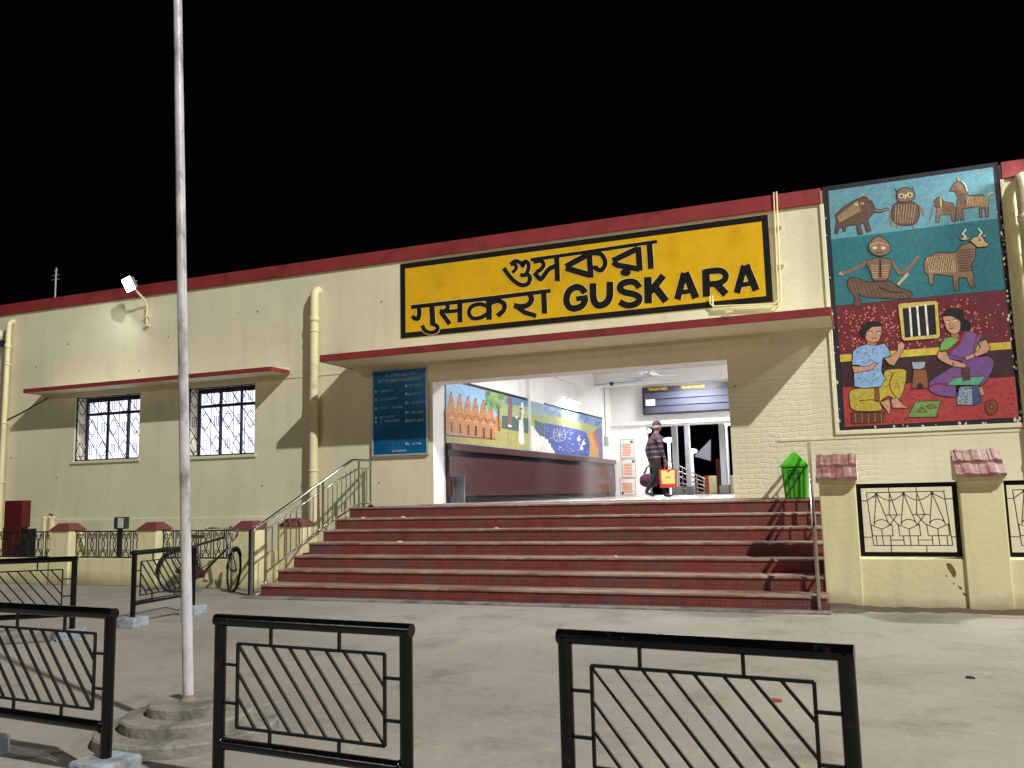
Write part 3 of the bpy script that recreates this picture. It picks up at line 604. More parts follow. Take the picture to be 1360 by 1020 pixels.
def man(p):
    p.fill([(246,620),(400,600),(452,568),(460,502),(512,486),(588,488),(602,530),(576,650),(532,690),(490,662),(432,700),(442,750),(330,760),(250,746),(236,690)], (184,164,62), True, line=K, lw=5)
    p.fill([(396,604),(422,600),(430,690),(396,690)], (128,82,44), line=K, lw=3); p.stroke([(520,510),(494,570),(506,630),(540,672)], 5, K, sm=True); p.stroke([(300,690),(380,684),(440,704)], 5, K)
    rd = random.Random(5)
    for i in range(34):
        u, v = rd.choice([(rd.uniform(255,390), rd.uniform(630,740)), (rd.uniform(470,585), rd.uniform(505,600))]); p.dot(u, v, 4, (92,66,24), 5)
    p.fill([(430,700),(492,680),(502,722),(490,782),(470,750)], SK, line=K, lw=4); p.fill([(500,682),(540,668),(572,710),(616,740),(512,736)], SK, line=K, lw=4)
    p.fill([(256,372),(290,342),(345,326),(400,336),(460,320),(490,360),(502,402),(450,416),(440,500),(466,550),(440,600),(330,612),(266,600),(262,520),(300,462),(250,460)], (138,174,214), line=K, lw=5)
    for i in range(46):
        u, v = rd.uniform(275,455), rd.uniform(345,590)
        if not (u > 430 and v > 430): p.dot(u, v, 5, (62,96,150), 5)
    p.fill([(250,466),(300,470),(360,468),(396,440),(414,452),(384,490),(300,506),(262,512)], SK, line=K, lw=4)
    p.fill([(456,416),(500,406),(544,370),(544,330),(570,308),(592,330),(580,370),(522,466),(490,456)], SK, line=K, lw=4)
    p.fill([(352,300),(410,320),(400,336),(345,328)], SK2); p.fill([(322,262),(345,235),(380,214),(440,206),(442,258),(422,308),(392,318),(350,306),(334,286)], SK, line=K, lw=4)
    p.fill([(304,240),(315,202),(345,180),(400,177),(442,190),(440,212),(380,216),(346,246),(336,292),(314,275)], K)
    for u in (370,424): p.stroke([(u-18,246),(u+14,242)], 5, K); p.dot(u-2, 254, 6, (240,232,220)); p.dot(u-2, 254, 3, K)
    p.stroke([(380,290),(414,286)], 6, (120,40,40)); p.stroke([(408,250),(412,272)], 4, SK2)
def stool(p):
    p.fill([(244,770),(460,764),(452,830),(250,836)], (98,54,40), line=K, lw=4)
    for i in range(5): p.stroke([(272+i*42,772),(274+i*42,832)], 5, (176,120,70))
def stove(p):
    p.fill([(646,490),(730,488),(746,608),(636,614)], (136,84,50), line=K, lw=4); p.fill([(668,612),(672,584),(690,574),(706,584),(712,610)], (50,26,22)); p.fill([(634,440),(726,438),(718,478),(690,488),(644,486)], (158,170,184), line=K, lw=4)
def woman(p):
    p.fill([(862,372),(930,322),(1050,302),(1042,400),(1130,404),(1164,436),(1160,480),(1130,542),(1082,592),(950,602),(930,660),(850,664),(770,640),(742,604),(762,560),(880,482),(962,440),(880,420)], (116,78,136), True, line=K, lw=5)
    p.stroke([(746,600),(800,580),(870,590),(910,560)], 16, (130,36,70)); p.fill([(1060,604),(1092,602),(1106,650),(1076,658)], SK, line=K, lw=3)
    p.fill([(820,330),(850,286),(920,272),(942,300),(872,362),(818,370)], (112,168,84), line=K, lw=4); p.fill([(940,306),(972,240),(1040,250),(1090,280),(1062,312),(1040,400),(960,420),(880,390)], (122,86,146), line=K, lw=4)
    p.stroke([(968,244),(938,320),(862,388)], 20, (140,32,50)); p.stroke([(1060,262),(1040,330),(1034,400)], 8, (140,32,50))
    p.fill([(806,372),(860,376),(880,420),(990,455),(982,480),(900,470),(822,432),(800,410)], SK, line=K, lw=4); p.fill([(1062,312),(1110,290),(1146,350),(1120,382),(1040,412),(990,430),(976,410),(1058,372),(1080,350)], SK, line=K, lw=4)
    p.stroke([(904,442),(898,472)], 8, (110,30,60)); p.stroke([(1036,388),(1048,410)], 8, (110,30,60)); p.stroke([(1058,318),(1112,296)], 8, (60,100,60))
    p.fill([(880,240),(930,236),(944,280),(900,290)], SK2); p.fill([(838,150),(900,146),(952,172),(950,226),(930,256),(890,258),(860,228),(846,186)], SK, True, line=K, lw=4)
    p.fill([(830,142),(860,104),(920,94),(966,114),(976,160),(1012,186),(1018,226),(980,240),(950,216),(946,180),(900,150),(850,146)], K, True)
    p.stroke([(856,176),(876,172)], 5, K); p.stroke([(900,168),(928,162)], 5, K); p.dot(912, 174, 6, (240,232,220)); p.dot(866, 184, 6, (240,232,220)); p.stroke([(878,226),(906,222)], 6, (150,30,40)); p.stroke([(880,180),(878,206),(890,208)], 4, SK2)
def bench(p):
    p.fill([(920,590),(1026,586),(1030,720),(930,716)], (140,158,176), line=K, lw=4); p.fill([(1026,586),(1066,584),(1086,700),(1030,720)], (60,80,120), line=K, lw=4)
    rd = random.Random(9)
    for i in range(40): p.dot(rd.uniform(930,1020), rd.uniform(598,708), 5, (70,84,104), 5)
    p.fill([(864,590),(910,542),(1110,534),(1070,590)], (96,170,132), line=K, lw=4); p.fill([(956,482),(1006,476),(1012,556),(966,562)], (96,48,44), line=K, lw=4)
def mat_(p):
    p.fill([(660,696),(826,690),(790,796),(608,798)], (112,150,78), line=K, lw=4); p.fill([(668,766),(700,730),(736,766)], (140,110,60), line=K, lw=4); p.fill([(730,726),(768,710),(796,736),(748,742)], (140,110,60), line=K, lw=4)
def pot(p): p.fill([(1112,702),(1172,686),(1190,730),(1162,780),(1120,770)], (120,66,48), True, line=K, lw=4); p.dot(1150, 730, 16, (86,44,36), 8); p.dot(1150, 730, 8, (170,110,80), 8)
for nm, fn in (('painted_barred_window', mwindow), ('painted_stove', stove), ('painted_stool', stool), ('painted_man', man), ('painted_woman', woman), ('painted_workbench', bench), ('painted_mat', mat_), ('painted_pot', pot)): pic(nm, Z2, .0065, fn)

# ================================================================== murals in the hall
IX = HX0 + .03
def inner(name, label, y0, y1, x=IX):
    t = thing(name, (x, (y0+y1)/2, 2.47), label, 'mural')
    return t
I1, I2 = zoomer(590,500,700,1122,x=IX+.002), zoomer(690,520,810,1224,x=IX+.002)
ma = inner('hall_mural', 'painted hall mural of an orange temple row and two villagers above the granite', 15.15, 19.58)
m = MB(); m.box(HX0+.001, IX, 15.12, 19.58, 2.475, 3.70); m.build('board', paint((150,186,220)), ma)
m = MB(); m.box(HX0+.001, IX+.015, 15.12, 19.58, 3.701, 3.755); m.build('frame', BLACK, ma)
def topz(u): return 40 + (u-130)*.262
pt = Paint(I1, .001)
pt.fill([(22,880),(22,796),(680,850),(690,740),(760,745),(780,520),(1146,610),(1146,1000),(600,945)], (160,154,84))
pt.fill([(540,172),(1146,326),(1146,650),(780,560),(690,480)], (150,164,110)); pt.fill([(820,250),(1146,332),(1146,412),(830,372)], (84,118,160)); pt.fill([(780,530),(1146,566),(1146,775),(775,700)], (62,84,84))
pt.build('painted_fields', ma)
pt = Paint(I1, .004); OR = (184,128,80)
base = [(20,770),(20,420)]
for (u, v) in [(92,215),(207,240),(318,268),(420,295),(525,315),(625,350)]:
    base += [(u-52,v+215),(u-32,v+115),(u-24,v+60),(u-9,v+22),(u,v-4),(u+9,v+22),(u+24,v+64),(u+34,v+125),(u+50,v+222)]
base += [(690,640),(690,840)]
pt.fill(base, OR); pt.fill([(20,782),(690,842),(690,862),(20,806)], (120,64,44)); pt.fill([(690,540),(770,550),(770,745),(690,735)], (190,126,60))
for k, (u, v) in enumerate([(97,560),(212,580),(322,600),(422,612),(530,634),(628,650)]):
    pt.stroke([(u-54,v-12),(u-26,v-60),(u,v-72),(u+26,v-58),(u+54,v-6)], 18, (160,92,52), sm=True); pt.stroke([(u-26,v-6),(u+28,v)], 10, (232,196,150)); pt.stroke([(u,v+60),(u+3,v+195)], 20, (60,36,30))
    for j in range(5): pt.stroke([(u-44,v+40+j*34),(u-16,v+44+j*34)], 7, (176,104,60)); pt.stroke([(u+18,v+44+j*34),(u+46,v+48+j*34)], 7, (176,104,60))
for (u, v) in [(92,215),(207,240),(318,268),(420,295),(525,315),(625,350)]: pt.stroke([(u-26,v+118),(u+28,v+124)], 9, (150,84,48)); pt.stroke([(u,v-4),(u,v+30)], 9, (130,76,48))
pt.build('painted_temple', ma)
pt = Paint(I1, .004); rd = random.Random(11)
for i in range(46):
    u, v = rd.uniform(570,830), rd.uniform(200,420)
    if v > 215 + (u-570)*.25 - 5 and v < 440: pt.dot(u, v, rd.uniform(22,40), rd.choice([(96,134,84),(124,156,84),(72,108,74),(146,168,96)]), 8)
pt.stroke([(736,420),(732,580),(742,742)], 24, (70,46,32)); pt.build('painted_tree', ma)
pt = Paint(I1, .006)
pt.stroke([(888,300),(892,400),(884,560),(888,690)], 60, (124,84,76), sm=True); pt.dot(896, 300, 26, (120,80,64), 9); pt.fill([(858,650),(912,664),(908,690),(862,676)], (226,222,214)); pt.stroke([(872,760),(862,880),(910,920)], 14, (150,130,70)); pt.build('painted_villager', ma)
pt = Paint(I1, .006)
pt.fill([(1010,590),(1066,592),(1084,900),(1040,930),(1004,880)], (214,214,204)); pt.stroke([(1052,352),(1060,480),(1048,600)], 32, (218,212,204)); pt.stroke([(1026,480),(1030,560),(984,590)], 20, (136,92,76)); pt.dot(975, 552, 18, (226,224,216)); pt.dot(1036, 440, 20, (130,86,70)); pt.build('painted_villager', ma)
# pilaster strip and the pond
mb_ = thing('pond_mural', (IX, 23.4, 2.47), 'painted hall mural of a blue pond with white birds and a stepped bank', 'mural')
m = MB(); m.box(HX0+.001, IX, 20.62, 26.15, 2.475, 3.72); m.build('board', paint((120,140,168)), mb_)
m = MB(); m.box(HX0+.001, IX+.015, 20.62, 26.15, 3.721, 3.76); m.build('frame', BLACK, mb_)
pt = Paint(I2, .001); rd = random.Random(4)
pt.fill([(318,160),(1112,352),(1112,440),(318,290)], (110,134,170))
for i in range(34):
    u = rd.uniform(330,1080); v = 175 + (u-318)*.24 + rd.uniform(0,80); pt.stroke([(u,v),(u+3,v+rd.uniform(25,55))], rd.uniform(12,26), rd.choice([(70,96,140),(88,124,120),(120,146,180)]))
pt.fill([(330,296),(640,370),(970,450),(1060,480),(1000,560),(330,420)], (150,154,92)); pt.build('painted_treeline', mb_)
pt = Paint(I2, .004)
pt.fill([(318,390),(420,400),(600,455),(800,510),(890,560),(935,640),(946,760),(940,880),(470,836),(318,700)], (46,68,140))
pt.build('painted_pond', mb_)
pt = Paint(I2, .0052)
pt.fill([(880,470),(965,500),(1010,640),(1070,760),(1076,895),(940,884),(950,760),(935,640)], (184,142,84)); pt.fill([(960,505),(1040,500),(1112,480),(1112,905),(1080,898),(1072,760),(1010,640)], (112,96,132)); pt.fill([(965,510),(1000,520),(1070,740),(1040,760)], (190,96,60)); pt.build('painted_bank', mb_)
pt = Paint(I2, .0064)
pt.fill([(318,640),(384,648),(388,700),(418,706),(422,756),(446,760),(448,796),(472,800),(474,838),(318,822)], (222,216,208)); pt.build('painted_ghat_steps', mb_)
pt = Paint(I2, .008)
for i in range(72):
    u, v = rd.uniform(330,920), rd.uniform(420,850)
    if v > 405 + (u-420)*.27 and v < 790 + (u-330)*.1 and not (u < 480 and v > 640): pt.dot(u, v, rd.uniform(5,11), rd.choice([(226,228,236),(160,180,214)]), 6, rd.uniform(4,8))
tag(pt.build('painted_ripples', mb_), kind='stuff')
for u, v in ((800,650),(866,700),(836,770)):
    pt = Paint(I2, .008); pt.dot(u, v, 24, (232,232,236), 10, 22); pt.stroke([(u,v),(u-2,v-36),(u+12,v-54)], 12, (232,232,236)); pt.build('painted_bird', mb_)
pt = Paint(I2, .008)
for k in range(9): a = k*.7; pt.stroke([(535,590),(535+75*math.cos(a),580+85*math.sin(a))], 8, (186,160,176))
pt.stroke([(470,500),(455,590),(480,660),(560,670),(620,620),(600,500)], 8, (200,180,190), sm=True); pt.build('painted_lotus', mb_)
pt = Paint(zoomer(690,520,810,1224,x=HX0+.105), .001)
pp = thing('pilaster_painting', (HX0+.1, 20.1, 2.48), 'narrow painted strip of bank and white steps on the hall pilaster', 'mural')
def onp(y, z, h): return (HX0 + .101 + h, y, z)
pt = Paint(onp, .001)
pt.fill([(19.62,2.49),(20.58,2.49),(20.58,3.7),(19.62,3.7)], (128,150,160)); pt.fill([(19.62,2.9),(20.58,2.9),(20.58,3.35),(19.62,3.42)], (140,150,84)); pt.fill([(19.9,2.8),(20.58,2.78),(20.58,3.2),(19.85,3.25)], (58,76,104)); pt.fill([(19.62,2.49),(20.58,2.49),(20.58,2.86),(20.2,2.88),(19.7,3.1),(19.62,3.1)], (218,210,200))
pt.build('painted_strip', pp)

# ================================================================== fixtures on the facade
def scribble(pt, u0, u1, v, h, c, rd, slope=0.0):
    """a line of print too small to read: rows of tiny upright marks"""
    u = u0
    while u < u1:
        if rd.random() < .14: u += h*.6; continue
        vv = v + (u-u0)*slope; k = rd.random()
        pt.stroke([(u, vv), (u, vv + h)], h*.2, c); pt.h -= .0001
        if k < .7: pt.stroke([(u, vv + (h if k < .35 else h*.5)), (u+h*.45, vv + (h if k < .35 else h*.5))], h*.2, c); pt.h -= .0001
        if k > .4: pt.stroke([(u+h*.45, vv), (u+h*.45, vv+h)], h*.2, c); pt.h -= .0001
        u += h*.85
BY = W - .05
bb = thing('information_board', (-8.12, BY, 2.25), 'glossy blue passenger information board in a pale frame beside the entrance', 'sign')
m = MB(); m.box(-8.72, -7.54, BY, W-.04, 2.25, 3.90); m.build('panel', mat('blue_board_print', (16, 108, 160), .2, .12, 1.2, spec=.6, c2=(10, 80, 124), c2t=.5, c2s=1.0), bb)
m = MB()
for (a, b, c, d) in ((-8.735, -7.525, 2.235, 2.265), (-8.735, -7.525, 3.885, 3.915), (-8.735, -8.705, 2.265, 3.885), (-7.555, -7.525, 2.265, 3.885)): m.box(a, b, BY-.012, W-.001, c, d)
m.build('frame', mat('board_alu_frame', (176, 186, 186), .4, .1, 5, metal=.3), bb)
pt = Paint(lambda u, v, h: (u, BY - .001 - h, v)); rd = random.Random(2); PB = (150, 184, 206)
scribble(pt, -8.42, -7.82, 3.76, .055, PB, rd); scribble(pt, -8.58, -7.64, 3.66, .055, PB, rd)
for z, w0 in ((3.47,.3),(3.31,.4),(3.14,.5),(2.96,.3),(2.88,.45)): scribble(pt, -8.56, -8.56+w0, z, .045, PB, rd); pt.dot(-8.64, z+.02, .028, PB, 8)
for z, w0 in ((3.53,.32),(3.37,.26),(3.2,.48),(3.02,.34),(2.86,.34),(2.42,.28)): scribble(pt, -7.93, -7.93+w0, z, .045, PB, rd); pt.dot(-7.97, z+.03, .03, PB, 8)
scribble(pt, -8.3, -7.95, 2.3, .045, PB, rd)
tag(pt.build('lettering', bb), kind='stuff')

def drain_pipe(name, x, z0, z1, r, label, y=W, bend=True, brackets=(2.0, 3.4, 4.8)):
    t = thing(name, (x, y, z0), label, 'pipe')
    c = y - r - .05
    pts = [(x, c, z0), (x, c, z1 - .18)]
    if bend: pts += [(x, c + .01, z1 - .08), (x, c + .06, z1 - .015), (x, y + .02, z1)]
    m = MB(); m.tube(pts, r, 16); m.build('pipe', PIPE, t)
    for z in brackets:
        if z0 < z < z1 - .2:
            m = MB(); m.lathe([(r+.004, z-.02), (r+.012, z-.018), (r+.012, z+.018), (r+.004, z+.02)], (x, c, 0), 16); m.box(x-.015, x+.015, c, y-.001, z-.012, z+.012); m.build('bracket', PIPE, t)
    for z in (z1 - .62,):
        m = MB(); m.lathe([(r+.001, z-.05), (r+.014, z-.045), (r+.014, z+.045), (r+.001, z+.05)], (x, c, 0), 16); m.build('socket', PIPE, t)
    return t
drain_pipe('drain_pipe', -10.02, .0, 5.66, .085, 'thick cream rainwater pipe between the window sunshade and the canopy')
drain_pipe('drain_pipe', 2.545, .0, 5.97, .115, 'fat cream rainwater pipe beside the tall mural')
drain_pipe('drain_pipe', -18.72, .0, 5.86, .06, 'thin cream rainwater pipe at the far end beside the loudspeaker')
cd = thing('cable_conduit', (-1.04, W, 4.4), 'pair of thin cream conduits bending round the corner of the yellow sign', 'conduit')
for k, dx in enumerate((0, .045)):
    a = PY(1028, 258, W); b = PY(1034, 404, W); c = PY(944, 408, W); e = PY(940, 396, W)
    m = MB(); m.tube([(a.x+dx, W-.075, 6.33), (b.x+dx, W-.06, b.z+.06-dx), (b.x-.06+dx, W-.06, b.z-dx), (c.x+.05, W-.06, c.z-dx), (c.x+.0+dx, W-.06, c.z+.05-dx), (c.x+dx, W-.06, e.z+.02)], .013, 8); m.build('conduit', PIPE, cd)
for (x, z) in ((-1.02, 5.75), (-1.02, 5.1), (-1.4, 4.42), (-1.9, 4.40)):
    m = MB(); m.box(x-.03, x+.09, W-.075, W-.013, z-.015, z+.015); m.build('clip', PIPE, cd)
LENS = mat('lit_flood_lens', (255, 255, 255), .3, 0, 1, emit=(250, 252, 255), es=40)
HEADM = mat('grey_lamp_head', (150, 150, 148), .4, .1, 5)
def flood_light(x, z, label, side, power, tilt=0):
    t = thing('flood_light', (x, W, z), label, 'floodlight')
    m = MB(); m.tube([(x, W-.04, z-.52), (x, W-.05, z-.02), (x-.01*side, W-.12, z+.07), (x-.07*side, W-.32, z+.25)], .024, 10); m.build('arm', PIPE, t)
    for q in (-.5, -.3): 
        m = MB(); m.box(x-.05, x+.05, W-.07, W-.001, z+q-.02, z+q+.02); m.build('wall_clamp', PIPE, t)
    hc = Vector((x-.14*side, W-.45, z+.36))
    f = Vector((-.35*side, -.78, -.45)).normalized(); u = Vector((0,0,1)); a = f.cross(u).normalized(); bq = a.cross(f).normalized()
    def P(i, j, k): return hc + a*i + bq*j + f*k
    m = MB(); ww, hh, dp = .23, .15, .07
    vs = [P(-ww*.8,-hh*.8,-dp), P(ww*.8,-hh*.8,-dp), P(ww*.8,hh*.8,-dp), P(-ww*.8,hh*.8,-dp), P(-ww,-hh,0), P(ww,-hh,0), P(ww,hh,0), P(-ww,hh,0)]
    m.add(vs, [(0,1,2,3),(0,4,5,1),(1,5,6,2),(2,6,7,3),(3,7,4,0)]); 
    for q in range(7): m.bar(P(-ww*.7 + q*ww*.233, -hh*.7, -dp-.012), P(-ww*.7 + q*ww*.233, hh*.7, -dp-.012), .008, .03, up=f)
    m.build('lamp_head', HEADM, t)
    m = MB(); m.add([P(-ww*.96,-hh*.96,.004), P(ww*.96,-hh*.96,.004), P(ww*.96,hh*.96,.004), P(-ww*.96,hh*.96,.004), P(-ww*.9,-hh*.9,.018), P(ww*.9,-hh*.9,.018), P(ww*.9,hh*.9,.018), P(-ww*.9,hh*.9,.018)], [(4,5,6,7),(0,1,5,4),(1,2,6,5),(2,3,7,6),(3,0,4,7),(3,2,1,0)]); m.build('lens', LENS, t)
    m = MB(); m.tube([P(-ww-.01,0,-.02), P(-ww-.01,0,-.1), P(0,0,-.13), P(ww+.01,0,-.1), P(ww+.01,0,-.02)], .009, 6); m.build('yoke', HEADM, t)
    l = bpy.data.lights.new('flood_beam', 'AREA'); l.shape = 'RECTANGLE'; l.size = .4; l.size_y = .26; l.energy = power; l.color = (.98, 1.0, .96); l.spread = R(180)
    lo = bpy.data.objects.new('flood_beam', l); COL.objects.link(lo); lo.parent = t
    mm = Matrix((a, bq, -f)).transposed().to_4x4(); mm.translation = hc + f*.03 - Vector((x, W, z)); lo.matrix_local = mm
flood_light(-14.5, 5.86, 'glaring white floodlight on a bent arm at the parapet above the windows', 1, 45)
flood_light(3.75, 5.9, 'white floodlight on a bent arm at the parapet past the mural', 1, 520)
# loudspeaker, aerial
lsx = PY(8, 448, W)
ls = thing('horn_loudspeaker', (lsx.x, W, lsx.z), 'small pale horn loudspeaker clamped by the thin far pipe', 'loudspeaker')
m = MB(); m.lathe([(.05, .0), (.06, .1), (.09, .2), (.16, .3), (.165, .31), (.12, .26), (.04, .2)], (lsx.x, W-.52, lsx.z+.02), 14, ax='y'); h = m.build('horn', mat('horn_grey', (196, 194, 184), .5), ls)
m = MB(); m.tube([(lsx.x, W-.02, lsx.z-.1), (lsx.x, W-.3, lsx.z-.1), (lsx.x, W-.3, lsx.z+.02)], .015, 6); m.build('bracket', IRON, ls)
m = MB(); m.box(lsx.x-.07, lsx.x+.1, W-.2, W-.02, lsx.z-.24, lsx.z-.13); m.build('driver_unit', FRAMEM, ls, bevel=.01)
ar = PY(73, 397, 16.5)
an = thing('roof_aerial', (ar.x, 16.5, 5.65), 'thin aerial mast standing on the roof behind the parapet', 'aerial')
m = MB(); m.tube([(ar.x, 16.5, 5.65), (ar.x, 16.5, PY(73, 356, 16.5).z)], .022, 8); m.build('mast', GALV, an)
m = MB()
for dz, wl in ((-.08,.16),(-.2,.24),(-.32,.3)): zt = PY(73, 356, 16.5).z + dz; m.bar((ar.x-wl*.5, 16.5, zt), (ar.x+wl*.5, 16.5, zt), .012)
m.build('crossbars', GALV, an)

# ================================================================== things in the hall
tb = thing('train_board', (-4.4, HY1, 3.88), 'long dark train information board with yellow headings over the platform doorway', 'sign')
TY = HY1 - .22
m = MB(); m.box(-6.32, -2.4, TY, HY1-.001, 3.87, 4.74); m.build('housing', mat('board_charcoal', (34, 36, 46), .4, .1, 4), tb, bevel=.01)
for k in range(3):
    z = 3.90 + k*.225
    m = MB(); m.prism([(TY-.05, z), (TY-.004, z), (TY-.004, z+.2), (TY-.02, z+.2)], 'x', -6.24, -2.48); m.build('slat', mat('board_slat', (66, 68, 80), .5, .1, 3, spec=.22), tb)
for txt, x in (('TRAIN NO.', -6.12), ('TRAIN NAME', -5.08)):
    vs, fs = text_mesh(txt, .125, .003); m = MB(); m.add([(x + v.x, TY-.003, 4.625 + v.y) for v in vs], fs); 
    q = MB(); q.box(x-.05, x+.66, TY-.0025, TY-.0005, 4.60, 4.73); q.build('heading_plate', mat('heading_dark', (52, 44, 30), .5), tb); m.build('lettering', mat('heading_yellow', (214, 166, 50), .5), tb, fix=False)
m = MB(); m.box(-6.2, -5.9, TY-.075, TY-.06, 4.14, 4.34); m.build('number_plate', mat('paper_white', (226, 228, 236), .6, .04, 4), tb)
pr = random.Random(8)
for k, (z0, z1, nm) in enumerate(((2.52, 3.13, 'topmost'), (1.90, 2.50, 'middle'), (1.28+.06, 1.88, 'lowest'))):
    x0 = -7.16 - .06*(k == 2) + .03*(k == 1); x1 = -6.70 + .03*(k == 1)
    t = thing('notice_poster', ((x0+x1)/2, HY1, z0), 'white notice with orange print on the hall end wall, %s of three' % nm, 'poster', 'notices on the hall end wall')
    m = MB(); m.box(x0, x1, HY1-.012, HY1-.001, z0, z1); m.build('sheet', mat('poster_paper', (226, 216, 204), .6, .06, 4), t)
    pt = Paint(lambda u, v, h: (u, HY1 - .0125 - h, v))
    nl = 8
    for i in range(nl):
        z = z0 + .09 + (z1-z0-.26)*i/(nl-1); a = x0 + .06 + pr.uniform(0, .03); pt.stroke([(a, z), (x1 - .09 - pr.uniform(0, .05), z)], .026, (214, 116, 66)); pt.h -= .0001
    pt.dot(x1-.08 if k < 2 else x0+.08, z1-.09 if k < 2 else z0+.07, .045, (70, 60, 92), 10); pt.stroke([(x0+.008,z0+.008),(x1-.008,z0+.008),(x1-.008,z1-.008),(x0+.008,z1-.008)], .014, (120, 104, 108), closed=True)
    pt.build('printed_notice', t)
fn = PY(866, 500, 19.8)
cf_ = thing('ceiling_fan', (fn.x, 19.8, HC), 'white three bladed ceiling fan hanging in the hall', 'fan')
FANM = mat('fan_white', (168, 168, 172), .35, .04, 3)
m = MB(); m.lathe([(.012, 0), (.07, 0), (.08, .07), (.03, .1), (.012, .1)], (fn.x, 19.8, HC-.101), 14); m.build('canopy_cup', FANM, cf_)
m = MB(); m.tube([(fn.x, 19.8, HC-.06), (fn.x, 19.8, fn.z+.09)], .013, 8); m.build('rod', FANM, cf_)
m = MB(); m.lathe([(.02, .13), (.06, .1), (.12, .06), (.14, .02), (.11, -.02), (.03, -.035)], (fn.x, 19.8, fn.z+.01), 18); m.build('motor', FANM, cf_)
for k in range(3):
    a = R(25 + 120*k); d = Vector((math.cos(a), math.sin(a), 0)); n = Vector((-d.y, d.x, .22)).normalized(); c = Vector((fn.x, 19.8, fn.z+.02))
    m = MB(); vs = []
    for r_, w_ in ((.12, .03), (.2, .05), (.62, .068)):
        for s in (-1, 1): vs += [c + d*r_ + n*w_*s + Vector((0,0,.004)), c + d*r_ + n*w_*s - Vector((0,0,.004))]
    fs = []
    for i in range(2):
        b0, b1 = i*4, i*4+4; fs += [(b0, b0+2, b1+2, b1), (b0+1, b1+1, b1+3, b0+3), (b0, b1, b1+1, b0+1), (b0+2, b0+3, b1+3, b1+2)]
    fs += [(0,1,3,2), (8,10,11,9)]; m.add(vs, fs); m.build('blade', FANM, cf_)
sc_ = PY(814, 523, 25.15)
t = thing('security_camera', (sc_.x, 24.9, sc_.z), 'small black dome camera on a thin cable under the hall beam', 'camera')
m = MB(); m.lathe([(.05, .06), (.06, .03), (.05, -.02), (.025, -.05)], (sc_.x, 25.03, 4.66), 12); m.build('dome', FRAMEM, t); m = MB(); m.tube([(sc_.x, 25.099, 4.72), (sc_.x, 25.03, 4.72)], .02, 6); m.build('mount', FANM, t)
q0 = PY(775, 532, 24.87); q1 = PY(852, 524, 24.87)
m = MB(); m.tube([(q0.x, 25.08, 4.85), (q0.x, 25.08, 4.68), (q0.x+.1, 25.08, 4.67), (q1.x, 25.08, 4.72)], .012, 6); tag(m.build('wall_cable', mat('grey_cable', (150, 148, 146), .6)), 'thin grey cable sagging along the hall beam to the train board', 'cable')
# folded steel gate behind the jamb
gt = thing('mesh_panel', (-7.28, 15.25, HF), 'low grey steel mesh panel standing just behind the entrance jamb', 'panel')
GM = mat('grey_mesh_steel', (120, 122, 128), .45, .12, 8, metal=.4)
m = MB(); x0, x1 = -7.32, -7.12
for z in (HF+.02, HF+.5): m.bar((x0, 15.25, z), (x1, 15.25, z), .03)
for x in (x0, x1): m.bar((x, 15.25, HF), (x, 15.25, HF+.52), .03)
m.build('frame', GM, gt)
m = MB()
for k in range(9): z = HF + .05 + k*.05; m.bar((x0, 15.25, z), (x1, 15.25, z), .012)
for k in range(1, 6): x = x0 + k*(x1-x0)/6; m.bar((x, 15.25, HF+.02), (x, 15.25, HF+.5), .01)
m.box(x0+.01, x1-.01, 15.262, 15.268, HF+.03, HF+.49); m.build('mesh', GM, gt)

